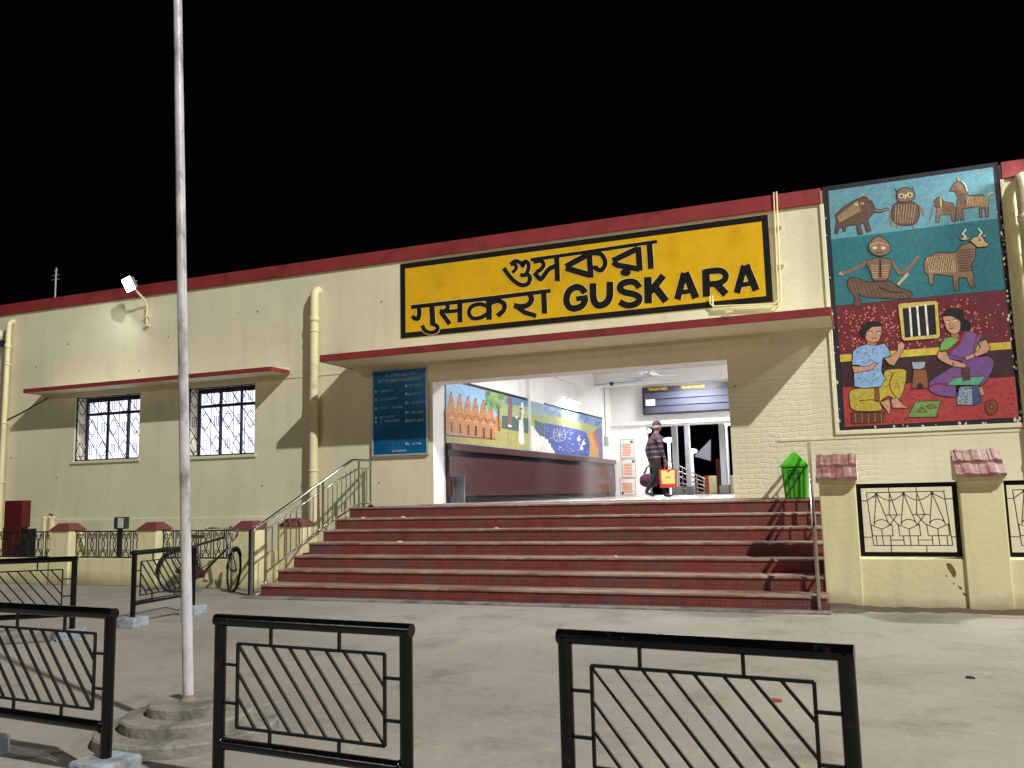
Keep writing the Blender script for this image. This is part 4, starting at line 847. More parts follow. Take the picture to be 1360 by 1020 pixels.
# ---- traveller with bags
def traveller():
    y0 = 19.0; base = PY(873, 660, y0); ox, oz = base.x, HF
    joints = {}; E = []; V = []; Rd = []
    def J(n, p, r): joints[n] = len(V); V.append(p); Rd.append(r)
    def Ed(*ns):
        for a, b in zip(ns, ns[1:]): E.append((joints[a], joints[b]))
    # local: +x = the way they walk (to the right and away), +z up, y = left side
    J('pelvis', (0,0,.88), (.150,.125)); J('waist', (0,0,1.03), (.145,.115)); J('chest', (.015,0,1.22), (.175,.13)); J('shoul', (.02,0,1.36), (.13,.10)); J('neck', (.035,0,1.43), (.058,.058)); J('jaw', (.06,0,1.49), (.075,.07)); J('head', (.065,0,1.565), (.092,.088)); J('crown', (.06,0,1.625), (.06,.06))
    Ed('pelvis','waist','chest','shoul','neck','jaw','head','crown')
    for s, nm, fo, fz in ((1,'l',.26,.0), (-1,'r',-.28,.06)):
        J('hip'+nm, (0,.09*s,.84), (.10,.10)); kx = fo*.52 + .06; J('knee'+nm, (kx,.10*s,.47+fz*.3), (.072,.072)); J('calf'+nm, (fo*.72+.02,.10*s,.30+fz*.6), (.062,.062)); J('ank'+nm, (fo*.98-.02,.10*s,.095+fz), (.042,.042)); J('heel'+nm, (fo-.03,.10*s,.045+fz), (.045,.04)); J('toe'+nm, (fo+.17,.11*s,.038+fz*.3), (.036,.03))
        Ed('pelvis','hip'+nm,'knee'+nm,'calf'+nm,'ank'+nm,'heel'+nm,'toe'+nm)
        ax = .05*(1 if nm == 'r' else -1)
        J('sh'+nm, (.02,.185*s,1.34), (.075,.075)); J('elb'+nm, (ax-.03,.255*s,1.07), (.056,.056)); J('wr'+nm, (ax+.03,.275*s,.84), (.036,.036)); J('palm'+nm, (ax+.045,.28*s,.76), (.036,.022))
        Ed('shoul','sh'+nm,'elb'+nm,'wr'+nm,'palm'+nm)
    me = bpy.data.meshes.new('person'); me.from_pydata(V, E, []); ob = bpy.data.objects.new('person_src', me); COL.objects.link(ob)
    md = ob.modifiers.new('skin', 'SKIN'); md.use_smooth_shade = True; md.branch_smoothing = .4
    for i, sv in enumerate(me.skin_vertices[0].data): sv.radius = Rd[i] if not isinstance(Rd[i], float) else (Rd[i], Rd[i]); sv.use_root = (i == 0)
    sb = ob.modifiers.new('sub', 'SUBSURF'); sb.levels = 2; sb.render_levels = 2
    bpy.context.view_layer.update()
    bm = bmesh.new(); em = ob.evaluated_get(bpy.context.evaluated_depsgraph_get()).to_mesh(); bm.from_mesh(em); bpy.data.objects.remove(ob)
    # fingers curled round the bag handles, thumb from the side of the palm
    mb = MB()
    for s, nm in ((1,'l'), (-1,'r')):
        px_, py_, pz_ = V[joints['palm'+nm]]
        for k, ln in enumerate((.062, .07, .066, .052)):
            xx = px_ - .03 + k*.021; mb.tube([(xx, py_ + .004*s, pz_ - .015), (xx, py_ + .008*s, pz_ - .015 - ln*.5), (xx, py_ - .012*s, pz_ - .015 - ln*.8), (xx, py_ - .032*s, pz_ - .02 - ln*.5)], [.0098,.0092,.0085,.007], 6)
        mb.tube([(px_+.03, py_, pz_+.02), (px_+.05, py_-.012*s, pz_-.015), (px_+.04, py_-.026*s, pz_-.045)], [.012,.010,.008], 6)
    vv = [bm.verts.new(p) for p in mb.v]
    for f in mb.f:
        try: bm.faces.new([vv[i] for i in f]).smooth = True
        except ValueError: pass
    # nose, so that the head has a front
    out = bpy.data.meshes.new('person'); 
    for f in bm.faces: f.smooth = True
    bm.to_mesh(out); bm.free()
    mk = bpy.data.materials.new('striped_sweater'); mk.use_nodes = True; t = mk.node_tree; L = t.links.new
    tc = N(t, 'ShaderNodeTexCoord'); sp = N(t, 'ShaderNodeSeparateXYZ'); L(tc.outputs['Object'], sp.inputs[0]); rp = N(t, 'ShaderNodeValToRGB'); rp.color_ramp.interpolation = 'CONSTANT'
    mr = N(t, 'ShaderNodeMapRange'); mr.inputs[1].default_value = .8; mr.inputs[2].default_value = 1.45; L(sp.outputs[2], mr.inputs[0]); L(mr.outputs[0], rp.inputs[0])
    cr = rp.color_ramp; st = [(0,(22,14,22)),(.12,(104,96,104)),(.17,(26,14,24)),(.30,(92,70,80)),(.36,(22,13,20)),(.46,(88,66,76)),(.52,(24,14,22)),(.64,(84,62,72)),(.70,(66,38,48)),(.95,(58,34,42))]
    cr.elements[0].color = lin(st[0][1]); cr.elements[1].position = st[1][0]; cr.elements[1].color = lin(st[1][1])
    for pos, c in st[2:]: e = cr.elements.new(pos); e.color = lin(c)
    L(rp.outputs[0], t.nodes['Principled BSDF'].inputs['Base Color']); t.nodes['Principled BSDF'].inputs['Roughness'].default_value = .9
    for mt in (mk, mat('dark_trousers', (14, 11, 13), .85, .15, 8), mat('shoe_black', (22, 20, 22), .5), mat('shoe_sole', (226, 222, 216), .6), mat('brown_skin', (112, 74, 56), .55)): out.materials.append(mt)
    for p in out.polygons:
        c = p.center; k = 0
        if c.z < .88 and abs(c.y) < .215: k = 1
        if c.z < .115: k = 2
        if c.z < .03 or (c.x < -.2 and c.z < .1 and p.normal.z < -.5): k = 3
        if abs(c.y) > .215 and c.z < .83: k = 4
        if c.z > 1.43: k = 4
        p.material_index = k
    o = bpy.data.objects.new('person', out); COL.objects.link(o)
    o.location = (ox, y0, oz); o.rotation_euler = (0, 0, R(38))
    tag(o, 'person in striped sweater and cap walking through the hall with a bag in each hand', 'person')
    h = MB(); h.lathe([(.098, -.03), (.104, .01), (.10, .05), (.075, .095), (.03, .115)], (.062, 0, 1.59), 16); h.lathe([(.107, -.035), (.109, .0), (.106, .02)], (.062, 0, 1.575), 16, mi=1)
    co = h.build('cap', [mat('cap_maroon', (58, 24, 34), .85), mat('cap_band', (120, 108, 108), .8)], o, local=True)
    f = MB(); f.prism([(.135, 1.49), (.185, 1.505), (.15, 1.56)], 'y', -.016, .016); f.build('nose', mat('brown_skin', (112, 74, 56)), o, local=True)
    rz = Matrix.Rotation(R(38), 4, 'Z'); T = Matrix.Translation((ox, y0, oz)) @ rz
    hl, hr = T @ Vector(V[joints['palml']]), T @ Vector(V[joints['palmr']])
    # duffel bag hanging from the left hand
    d = thing('duffel_bag', (hl.x-.02, hl.y, oz), 'dark maroon duffel bag hanging from the traveller on the counter side', 'bag')
    bx, by, bz = hl.x - .03, hl.y, oz + .40
    m = MB(); prof = []
    for i in range(9):
        a = math.pi*i/8; prof.append((max(.012, .17*math.sin(a)**.6), -.22*math.cos(a)))
    m.lathe(prof, (bx, by, bz), 16, ax='x'); db = m.build('body', mat('duffel_cloth', (66, 22, 32), .8, .2, 9, .4, 40), d)
    for v in db.data.vertices: v.co.z *= .92; v.co.z += .02
    m = MB()
    for s in (-.06, .06): m.tube([(bx-.12, by+s, bz+.13), (bx-.05, by+s*.5, bz+.28), (hl.x, hl.y, hl.z-.04), (bx+.06, by+s*.5, bz+.28), (bx+.12, by+s, bz+.13)], .012, 6)
    m.build('handle', mat('duffel_strap', (50, 44, 50), .8), d)
    # paper carrier bag
    cx, cy, cz = hr.x + .05, hr.y - .02, oz + .22
    c = thing('carrier_bag', (cx, cy, cz), 'stiff yellow and red carrier bag held in the hand nearer the platform doorway', 'bag')
    RB = mat('carrier_red', (170, 50, 36), .5, .06, 6); YB = mat('carrier_yellow', (214, 190, 116), .5, .05, 6)
    m = MB(); m.add([(cx-.17,cy-.07,cz),(cx+.17,cy-.05,cz-.0),(cx+.17,cy+.07,cz),(cx-.17,cy+.05,cz),(cx-.18,cy-.05,cz+.40),(cx+.18,cy-.03,cz+.40),(cx+.18,cy+.05,cz+.40),(cx-.18,cy+.03,cz+.40)], [(0,3,2,1),(0,1,5,4),(1,2,6,5),(2,3,7,6),(3,0,4,7),(4,5,6,7)]); m.build('body', RB, c)
    m = MB(); f_ = lambda u, v: (cx + u*(1+v*.1), cy - .0745 + .05*v + (u+.17)*.0588, cz + v); m.add([f_(-.13,.08), f_(.15,.08), f_(.15,.37), f_(-.13,.37)], [(0,1,2,3)]); m.build('front_print', YB, c, fix=False)
    pt = Paint(lambda u, v, h: (f_(u,v)[0], f_(u,v)[1]-.002-h, f_(u,v)[2])); scribble(pt, -.07, .1, .2, .04, (150,60,30), random.Random(1)); pt.fill([(-.02,.37),(.06,.37),(.02,.31)], (206,60,40)); pt.build('lettering', c)
    m = MB(); m.tube([(cx-.07, cy-.04, cz+.39), (cx-.05, cy-.02, cz+.46), (hr.x, hr.y, hr.z-.04), (cx+.05, cy, cz+.46), (cx+.07, cy-.03, cz+.39)], .006, 6); m.build('handle', RB, c)
traveller()

# ================================================================== platform side, seen through the hall
p = MB(); p.box(-40, 12, 28.01, 37, HF-.3, HF-.004); tag(p.build('platform', mat('platform_paving', (140, 134, 126), .8, .15, 2)), kind='structure')
PW = mat('platform_white_paint', (214, 214, 220), .6, .06, 2)
def pillar(px0, px1, y, lab):
    a = PY(px0, 600, y).x; b = PY(px1, 600, y).x; c = (a+b)/2; wd_ = abs(b-a)
    t = thing('platform_pillar', (c, y, HF), lab, 'pillar', 'white pillars of the platform roof')
    m = MB(); m.box(c-wd_/2, c+wd_/2, y-wd_/2, y+wd_/2, HF, 6.2); m.build('shaft', PW, t, bevel=.01)
    m = MB(); m.box(c-wd_*.9, c+wd_*.9, y-wd_*.9, y+wd_*.9, HF, HF+.3); m.build('base', mat('pillar_base', (150, 146, 140), .8), t, bevel=.02)
pillar(893.5, 900.5, 29.6, 'stout white platform pillar in line with the carrier bag')
pillar(910.5, 917, 32.4, 'slim white platform pillar standing before the ramp railing')
pillar(956.5, 964, 29.6, 'white platform pillar beside the red painted post')
pillar(856.5, 861.5, 29.6, 'white platform pillar half hidden by the doorway edge')
LAMPM = mat('lit_platform_lamp', (255, 255, 255), .4, 0, 1, emit=(230, 236, 255), es=1.6)
def plamp(px, py, y, lab):
    q = PY(px, py, y)
    t = thing('platform_lamp', (q.x, y, HF), lab, 'lamp', 'lit lamps along the platform')
    m = MB(); m.tube([(q.x, y, HF), (q.x, y, q.z)], .06, 8); m.build('post', PW, t)
    m = MB(); m.lathe([(.05, -.08), (.18, -.05), (.24, .03), (.18, .1), (.05, .13)], (q.x, y, q.z), 14); m.build('lamp_head', LAMPM, t)
    l = bpy.data.lights.new('lamp_glow', 'POINT'); l.energy = 170; l.shadow_soft_size = .3; lo = bpy.data.objects.new('lamp_glow', l); COL.objects.link(lo); lo.parent = t; lo.location = (0, -1.6, q.z - HF - .4)
plamp(858, 573, 34.5, 'lit platform lamp close to the doorway edge, behind the traveller'); plamp(888, 585, 35.5, 'lit platform lamp between the traveller and the stout pillar'); plamp(919, 600, 36.4, 'lowest looking lit platform lamp above the ramp railing'); plamp(964, 563, 33.5, 'lit platform lamp high beside the red post pillar')
rl = thing('ramp_railing', (PY(915, 655, 33).x, 33, HF), 'steel pipe railing sloping down along the platform ramp', 'railing')
for k in range(5):
    a = PY(886, 611 + k*8.5, 33); b = PY(936, 636 + k*4.6, 33); m = MB(); m.tube([(a.x, 33, a.z), (b.x, 33, b.z)], .028, 8); m.build('rail', STEEL, rl)
for k in range(6):
    px = 887 + k*9.6; a = PY(px, 612 + k*4.9, 33); m = MB(); m.tube([(a.x, 33, HF), (a.x, 33, a.z)], .03, 8); m.build('post', STEEL, rl)
def lowbox(px0, px1, pyt, y, c, nm, lab, cat):
    a, b = PY(px0, 650, y), PY(px1, 650, y); z = PY((px0+px1)/2, pyt, y).z
    m = MB(); m.box(a.x, b.x, y, y+.4, HF, z); o = m.build(nm, mat('%s_%d' % (nm, c[0]), c, .7, .1, 3), None, bevel=.01); tag(o, lab, cat); o['label'] = lab
lowbox(941, 952, 632, 34, (206, 196, 150), 'low_wall', 'cream low wall on the platform beyond the railing', 'wall')
lowbox(934, 940.6, 632, 33.8, (150, 44, 36), 'painted_post', 'short red post at the foot of the ramp railing', 'post')
lowbox(952.5, 957, 610, 31.6, (96, 34, 34), 'painted_post', 'tall dark red post next to a white platform pillar', 'post')
lowbox(964, 990, 631, 34, (200, 194, 160), 'low_wall', 'pale low wall on the platform past the last pillar', 'wall')
tq = PY(936, 598, 34)
m = MB(); m.prism([(tq.x-.42, tq.z-.22), (tq.x+.2, tq.z-.42), (tq.x+.25, tq.z+.42)], 'y', 34, 34.06); tag(m.build('hanging_sign', mat('pale_sign', (120, 124, 132), .5)), 'pale triangular sign hanging over the dark platform', 'sign')
m = MB(); m.box(-16, 4, 28.6, 36, 5.4, 5.5); tag(m.build('platform_roof', mat('roof_sheet_dark', (46, 50, 60), .7)), 'dark sheet roof over the platform pillars', 'roof')

# ================================================================== handrails of the steps
def stair_rail(xb, xt, label):
    """top rail, under rail, sloping foot rail, posts and balusters; x drifts from xb (foot) to xt (head)"""
    t = thing('stair_handrail', (xb, 11.0, 0), label, 'handrail', None)
    yb, ye, zl = 10.98, 13.80, FL
    X = lambda y: xb + (xt-xb)*(y-yb)/(14.45-yb)
    zt = lambda y: 1.0 + (min(y, ye)-yb)*(2.15-1.0)/(ye-yb)
    m = MB(); m.tube([(X(yb), yb, zt(yb)-.02), (X(yb+.03), yb+.03, zt(yb)+.012), (X(ye-.02), ye-.02, zt(ye)-.008), (X(ye+.03), ye+.03, zt(ye)), (X(14.45), 14.45, zt(ye))], .026, 12); m.build('top_rail', STEEL, t)
    def stepz(y): return 0 if y < Y0 else min(7, int((y-Y0)/TR)+1)*RISE
    for y in (yb, 11.30, 12.72, 12.86, 14.02, 14.43):
        m = MB(); m.tube([(X(y), y, stepz(y)), (X(y), y, zt(y))], .024 if y in (yb, 12.72, 12.86) else .02, 10); m.lathe([(.045, 0), (.045, .012), (.026, .016)], (X(y), y, stepz(y)), 12); m.build('post', STEEL, t)
    for (a, b) in ((11.30, 12.72), (12.86, 14.02), (14.02, 14.43)):
        for dz in (.15, .80):
            m = MB(); m.tube([(X(a), a, zt(a)-dz), (X(b), b, zt(b)-dz)], .016, 8); m.build('cross_rail', STEEL, t)
        n = {11.30: 8, 12.86: 7, 14.02: 2}[a]
        for k in range(1, n+1):
            y = a + (b-a)*k/(n+1); m = MB(); m.tube([(X(y), y, zt(y)-.80), (X(y), y, zt(y)-.15)], .010, 8); m.build('baluster', STEEL, t)
    return t
stair_rail(-8.70, -8.70, 'stainless steel handrail at the bicycle end of the steps')
stair_rail(-.56, -.74, 'stainless steel handrail beside the green bin')
m = MB(); m.bar((-8.86, 11.16, 0), (-8.86, 11.16, 1.0), .07, .07); tag(m.build('dark_post', mat('rusty_dark_post', (40, 26, 26), .7, .2, 6), bevel=.006), 'dark rusty post behind the foot of the handrail', 'post')

# ================================================================== green litter bin
bn = thing('litter_bin', (-.92, 13.75, FL), 'bright green plastic litter bin with a pyramid lid on the landing', 'bin')
def frust(m, c, w0, d0, z0, w1, d1, z1, mi=0):
    m.add([(c[0]-w0,c[1]-d0,z0),(c[0]+w0,c[1]-d0,z0),(c[0]+w0,c[1]+d0,z0),(c[0]-w0,c[1]+d0,z0),(c[0]-w1,c[1]-d1,z1),(c[0]+w1,c[1]-d1,z1),(c[0]+w1,c[1]+d1,z1),(c[0]-w1,c[1]+d1,z1)], [(0,3,2,1),(4,5,6,7),(0,1,5,4),(1,2,6,5),(2,3,7,6),(3,0,4,7)], mi)
C_ = (-.92, 13.75)
m = MB(); frust(m, C_, .158, .15, FL, .188, .18, FL+.47); m.build('body', GREEN, bn, bevel=.02)
m = MB(); frust(m, C_, .205, .195, FL+.472, .205, .195, FL+.50); m.build('rim', GREEN, bn, bevel=.008)
m = MB(); frust(m, C_, .195, .185, FL+.501, .025, .02, FL+.70); m.build('lid', GREEN, bn, bevel=.012)
m = MB(); q = lambda u, v: (C_[0]+u, C_[1]-.158-.03*v/.47-.003, FL+v)
for k in range(5): x = -.13 + k*.065; m.bar(q(x, .03), q(x*1.15, .43), .014, .012)
m.build('rib', GREEN, bn)
pt = Paint(lambda u, v, h: (C_[0]+u, C_[1]-.158-.03*v/.47-.010-h, FL+v)); DG = (24, 84, 18)
pt.stroke([(-.09,.42),(.07,.42)], .014, DG); pt.stroke([(-.09,.30),(-.06,.36),(.0,.375),(.06,.36),(.07,.30),(-.09,.30)], .014, DG); pt.build('emblem', bn)

# ================================================================== low compound walls
CAPR = mat('red_pier_cap', (112, 56, 56), .55, .15, 5, .2, 30)
def scroll_panel(mb, x0, x1, z0, z1, y):
    """ironwork: upright bars with mirrored scrolls between them"""
    for z in (z0+.012, z1-.012): mb.bar((x0, y, z), (x1, y, z), .022)
    n = max(1, round((x1-x0)/.29)); w_ = (x1-x0)/n; H = z1-z0
    for i in range(n+1):
        for d in (-.028, .028):
            x = x0 + i*w_ + d
            if x0 <= x <= x1: mb.bar((x, y, z0), (x, y, z1), .013)
    for i in range(n):
        a = x0 + i*w_ + .04; b = x0 + (i+1)*w_ - .04; c = (a+b)/2
        for s, e in ((a, 1), (b, -1)):
            pts = [(s + e*(.02 + .11*(.5-.5*math.cos(6.283*t/10))**.8), y, z0 + H*(.03 + .94*t/10)) for t in range(11)]; mb.tube(pts, .008, 4, caps=False)
            q = [(s + e*(.05 + .035*math.cos(k*.75)), y, z0 + H*.8 + .05*math.sin(k*.75)) for k in range(8)]; mb.tube(q, .007, 4, caps=False)
            q = [(s + e*(.05 + .035*math.cos(k*.75)), y, z0 + H*.2 + .05*math.sin(k*.75)) for k in range(8)]; mb.tube(q, .007, 4, caps=False)
LW = thing('compound_wall', (-11.7, 11.95, 0), 'low cream boundary wall with red capped piers and scrolled iron panels behind the bicycle', 'wall')
LY = 11.95
m = MB(); m.box(-22, -9.42, LY, LY+.22, 0, .475); m.build('base_wall', CREAM2, LW, bevel=.008)
piers = [(-16.35,-15.9), (-14.02,-13.55), (-11.91,-11.49), (-9.84,-9.41)]
for (a, b) in piers:
    m = MB(); m.box(a, b, LY-.05, LY+.32, 0, .975); po = m.build('pier', CREAM2, LW, bevel=.012)
    m = MB(); c = ((a+b)/2, LY+.135); frust(m, c, (b-a)/2+.03, .215, .976, (b-a)/2-.10, .10, 1.11); m.build('cap', CAPR, po, bevel=.006)
for (a, b) in [(-15.9,-14.02), (-13.55,-11.91), (-11.49,-9.84)]:
    m = MB(); scroll_panel(m, a+.002, b-.002, .48, .965, LY+.10); m.build('grille_panel', IRON, LW)
# short return pier beside the steps
RP = thing('boundary_pier', (-8.98, 12.5, 0), 'single cream pier with a red cap behind the handrail', 'pier')
m = MB(); m.box(-9.20, -8.76, 12.3, 12.7, 0, 1.0); m.build('shaft', CREAM2, RP, bevel=.012)
m = MB(); frust(m, (-8.98, 12.5), .25, .23, 1.001, .13, .11, 1.13); m.build('cap', CAPR, RP, bevel=.006)
m = MB(); m.box(-9.45, -9.21, LY+.33, LY+.5, 0, .6); m.box(-9.40, -9.201, LY+.5, 12.6, 0, .55); tag(m.build('return_wall', CREAM2, bevel=.01), 'low cream return wall joining the last pier to the steps', 'wall')
# red post, service boxes behind the fence
m = MB(); a = PY(5, 700, 12.6).x; b = PY(28, 700, 12.6).x; m.box(a-.02, b-.05, 12.6, 12.8, 0, 1.02); m.box(a, b, 12.6, 12.8, 1.021, PY(15, 665, 12.6).z); tag(m.build('red_pillar', mat('red_pillar_paint', (84, 22, 24), .5, .1, 4)), 'tall red painted pillar behind the far end of the iron fence', 'pillar')
m = MB(); c = PY(30, 720, 12.3).x; m.box(c-.12, c+.05, 12.35, 12.55, 0, 1.0); tag(m.build('black_cabinet', mat('black_cabinet', (16, 12, 12), .6)), 'narrow black cabinet beside the red pillar behind the fence', 'cabinet')
for px, lab in ((58, 'cream standpipe behind the fence, the thinner of a pair'), (67.5, 'cream standpipe with a small tap behind the fence')):
    c = PY(px, 720, 13.4); t = thing('standpipe', (c.x, 13.4, 0), lab, 'pipe'); r_ = .05 if px < 60 else .07
    m = MB(); m.tube([(c.x, 13.4, 0), (c.x, 13.4, 1.19)], r_, 12); m.lathe([(r_+.01, 1.17), (r_+.012, 1.2), (.02, 1.21)], (c.x, 13.4, 0), 12); m.build('pipe', PIPE, t)
    if px > 60: m = MB(); m.tube([(c.x, 13.4, 1.2), (c.x, 13.4, 1.25), (c.x-.05, 13.36, 1.26)], .018, 6); m.build('tap', IRON, t)
c = PY(160, 697, 12.9); t = thing('meter_box', (c.x, 12.9, 0), 'small white faced meter box on a dark post behind the fence', 'box')
m = MB(); m.bar((c.x-.06, 12.95, 0), (c.x-.06, 12.95, .98), .07); m.build('post', mat('rusty_dark_post', (40,26,26)), t)
m = MB(); m.box(c.x-.13, c.x+.12, 12.86, 13.0, .96, 1.19); m.build('case', mat('box_dark', (56, 54, 50), .6), t, bevel=.01); m = MB(); m.box(c.x-.02, c.x+.115, 12.845, 12.859, .98, 1.17); m.build('face', mat('box_face', (206, 204, 192), .5), t, bevel=.006)

# ---- right hand wall with tiled pier caps
RY = 11.40
RW = thing('boundary_wall', (1.0, RY, 0), 'cream boundary wall with tile capped piers and geometric iron panels below the mural', 'wall')
m = MB(); m.box(-.44, 6, RY+.03, RY+.40, 0, .585); m.build('base_wall', CREAM2, RW, bevel=.008)
rp_ = [(-.495, -.075), (1.05, 1.51), (2.66, 3.12), (4.3, 4.76)]
TILE = mat('clay_tile_red', (118, 64, 62), .7, .2, 6, .25, 40, c2=(142, 116, 108), c2t=.5, c2s=5)
for (a, b) in rp_:
    m = MB(); m.box(a, b, RY, RY+.43, 0, 1.50); po = m.build('pier', CREAM2, RW, bevel=.012)
    m = MB(); m.prism([(RY-.09, 1.50), (RY+.44, 1.50), (RY+.44, 1.80), (RY+.38, 1.80), (RY-.09, 1.56)], 'x', a-.03, b+.03); co = m.build('pier_cap', CREAM2, po, bevel=.008)
    w_ = (b-a+.06)
    for row in range(2):
        y0, y1 = (RY-.12, RY+.14) if row == 0 else (RY+.12, RY+.385); z0, z1 = (1.545, 1.685) if row == 0 else (1.705, 1.838)
        cuts = ([0, .5, 1.0] if row == 0 else [0, .24, .74, 1.0])
        for i, (u, v) in enumerate(zip(cuts, cuts[1:])):
            x0, x1 = a-.03+u*w_+.003, a-.03+v*w_-.003; dz = random.uniform(-.004, .004)
            m = MB(); n_ = 8; vs = []
            for j in range(n_+1):
                f = j/n_; hz_ = .012*(1 if .36 < f < .64 else 0) - .006*(1 if .64 <= f < .7 else 0)
                x = x0 + (x1-x0)*f
                vs += [(x, y0, z0+.022+hz_+dz), (x, y1, z1+.022+hz_+dz), (x, y0, z0-.012+dz), (x, y1, z1-.012+dz)]
            fs = []
            for j in range(n_): q0, q1 = j*4, j*4+4; fs += [(q0,q1,q1+1,q0+1),(q0+2,q0+3,q1+3,q1+2),(q0,q0+2,q1+2,q1),(q0+1,q1+1,q1+3,q0+3)]
            fs += [(0,1,3,2),(n_*4,n_*4+2,n_*4+3,n_*4+1)]; m.add(vs, fs)
            m.build('tile', TILE, RW).parent = co if False else po
# flaked paint low on the wall
pt = Paint(zoomer(1060,570,1360,1224,y=RY+.03), .0006); FLK = mat('bare_brown_render', (122, 92, 58), .9, .2, 14, .4, 40)
for poly in ([(802,726),(828,728),(846,752),(858,778),(852,806),(838,800),(826,778),(808,752)], [(836,828),(848,834),(846,846)], [(862,846),(884,854),(892,872),(876,866)], [(890,880),(912,896),(914,908),(898,900)], [(795,790),(812,794),(806,802)]):
    pt.fill(poly, FLK)
tag(pt.build('flaked_patch', RW), kind='stuff')
def geo_panel(a, b, z0, z1, y):
    m = MB(); t = .055
    m.box(a, b, y-.02, y+.02, z1-t, z1); m.box(a, b, y-.02, y+.02, z0, z0+t); m.box(a, a+t, y-.02, y+.02, z0+t, z1-t); m.box(b-t, b, y-.02, y+.02, z0+t, z1-t)
    fo = m.build('grille_panel', BLACK, RW, bevel=.004)
    m = MB(); Wd, Hh = b-a, z1-z0; q = lambda u, v: (a + (u-300)/(960-300)*Wd, y, z1 - (v-240)/(735-240)*Hh)
    def s(*pts, r=.006): m.tube([q(*p) for p in pts], r, 5, caps=False)
    s((368,302),(885,300)); s((368,302),(392,660)); s((876,300),(905,660)); s((392,660),(905,660)); s((330,604),(386,604)); s((900,604),(950,604)); s((320,355),(370,357)); s((880,352),(938,352)); s((520,240),(520,302)); s((700,240),(700,302)); s((508,660),(508,710)); s((738,660),(738,710))
    for cx in (435, 615, 800):
        m.lathe([(.001,-.014),(.016,-.008),(.016,.008),(.001,.014)], q(cx, 311), 8)
        s((cx,311),(cx-30,518)); s((cx,311),(cx+70,520)); s((cx-58,518),(cx+18,550),(cx+90,518)); s((cx+18,550),(cx+20,596)); s((cx-45,596),(cx+90,596)); s((cx-50,522),(cx-45,596)); s((cx+88,520),(cx+90,596)); s((cx+20,596),(cx+24,660)); s((cx-22,596),(cx-20,660)); s((cx+72,596),(cx+74,660))
        s(*[(cx+20-50*math.cos(k*math.pi/8), 522-36*math.sin(k*math.pi/8)) for k in range(9)])
    for cx in (522, 702):
        s((cx,306),(cx-12,455)); s((cx,306),(cx+40,455)); s((cx-40,455),(cx+70,455)); s((cx-12,455),(cx+50,530)); s((cx+40,455),(cx-20,530)); s((cx-10,624),(cx+72,624))
    for (x0, x1) in ((368,435),(435,615),(615,800),(800,880)):
        full = x1-x0 > 100; lo_ = [(x0 + (x1-x0)*k/8, 311 + (46*(math.sin(math.pi*k/8)) if full else 46*(1-k/8 if x0 < 400 else k/8)**1.0)) for k in range(9)]; s(*lo_)
    m.build('ornament', IRON, fo)
for (a, b) in ((-.075, 1.05), (1.51, 2.66), (3.12, 4.3)): geo_panel(a+.002, b-.002, .595, 1.48, RY+.26)

# ================================================================== yard barriers
def make_barrier(label):
    t = thing('pipe_barrier', (0,0,0), label, 'barrier', 'black pipe barriers in the yard')
    Wd, HT, HB, r = 1.10, .86, .27, .030
    m = MB(); m.tube([(-Wd/2-r, 0, HT), (Wd/2+r, 0, HT)], r, 16); m.build('top_rail', BLACK, t, local=True)
    m = MB(); m.tube([(-Wd/2, 0, HB), (Wd/2, 0, HB)], r*.95, 16); m.build('bottom_rail', BLACK, t, local=True)
    for s in (-1, 1):
        m = MB(); m.tube([(s*Wd/2, 0, .06), (s*Wd/2, 0, HT)], r, 16); m.build('post', BLACK, t, local=True)
        m = MB(); m.box(s*Wd/2-.13, s*Wd/2+.13, -.13, .13, -.01, .115); m.build('footing', BLUEB, t, local=True, bevel=.018)
    x0, x1, z0, z1 = -.435, .435, .352, .750
    m = MB(); rr = .0065
    for (p_, q_) in (((x0,z0),(x1,z0)), ((x0,z1),(x1,z1)), ((x0,z0),(x0,z1)), ((x1,z0),(x1,z1))): m.bar((p_[0],0,p_[1]), (q_[0],0,q_[1]), rr*2)
    m.build('inner_frame', IRON, t, local=True)
    for k in range(-3, 8):
        u = x0 + k*.1075; u += random.uniform(-.006, .006); cs = clip_seg((u, z1), (u + .335 + random.uniform(-.008, .008), z0), x0, x1, z0, z1)
        if cs: m = MB(); m.bar((cs[0][0],0,cs[0][1]), (cs[1][0],0,cs[1][1]), rr*1.9); m.build('bar', IRON, t, local=True)
    m = MB()
    for (x, z) in ((-Wd/2, HB), (Wd/2, HB)):
        m.lathe([(.028, -.006), (.037, -.002), (.037, .004), (.03, .008)], (x + (.028 if x < 0 else -.034), 0, z), 12, ax='x')
    m.build('weld_bead', BLACK, t, local=True)
    for f in (.24, .71):
        x = x0 + (x1-x0)*f
        for (a, b) in ((z1, HT-.02), (HB+.02, z0)): m = MB(); m.bar((x,0,a), (x,0,b), rr*2); m.build('tie', IRON, t, local=True)
    for f in (.28, .74):
        z = z0 + (z1-z0)*f
        for (a, b) in ((-Wd/2+.02, x0), (x1, Wd/2-.02)): m = MB(); m.bar((a,0,z), (b,0,z), rr*2); m.build('tie', IRON, t, local=True)
    return t
BARS = [((-4.37, 3.69), math.atan2(-.085, 1.09), 'black pipe barrier beside the flagpole plinth, away from the steps', 0),
        ((-2.482, 3.548), math.atan2(-.084, 1.11), 'black pipe barrier between the flagpole plinth and the open yard', 0),
        ((-.643, 3.463), math.atan2(-.107, 1.09), 'black pipe barrier standing alone in front of the green bin end of the steps', 0),
        ((-8.16, 8.62), math.atan2(1.12, -.09)-math.pi+math.pi, 'black pipe barrier set end on before the bicycle', 0),
        ((-8.50, 6.84), math.atan2(.66, .88), 'black pipe barrier set askew on a low concrete kerb', 0)]
proto = make_barrier(BARS[0][2])
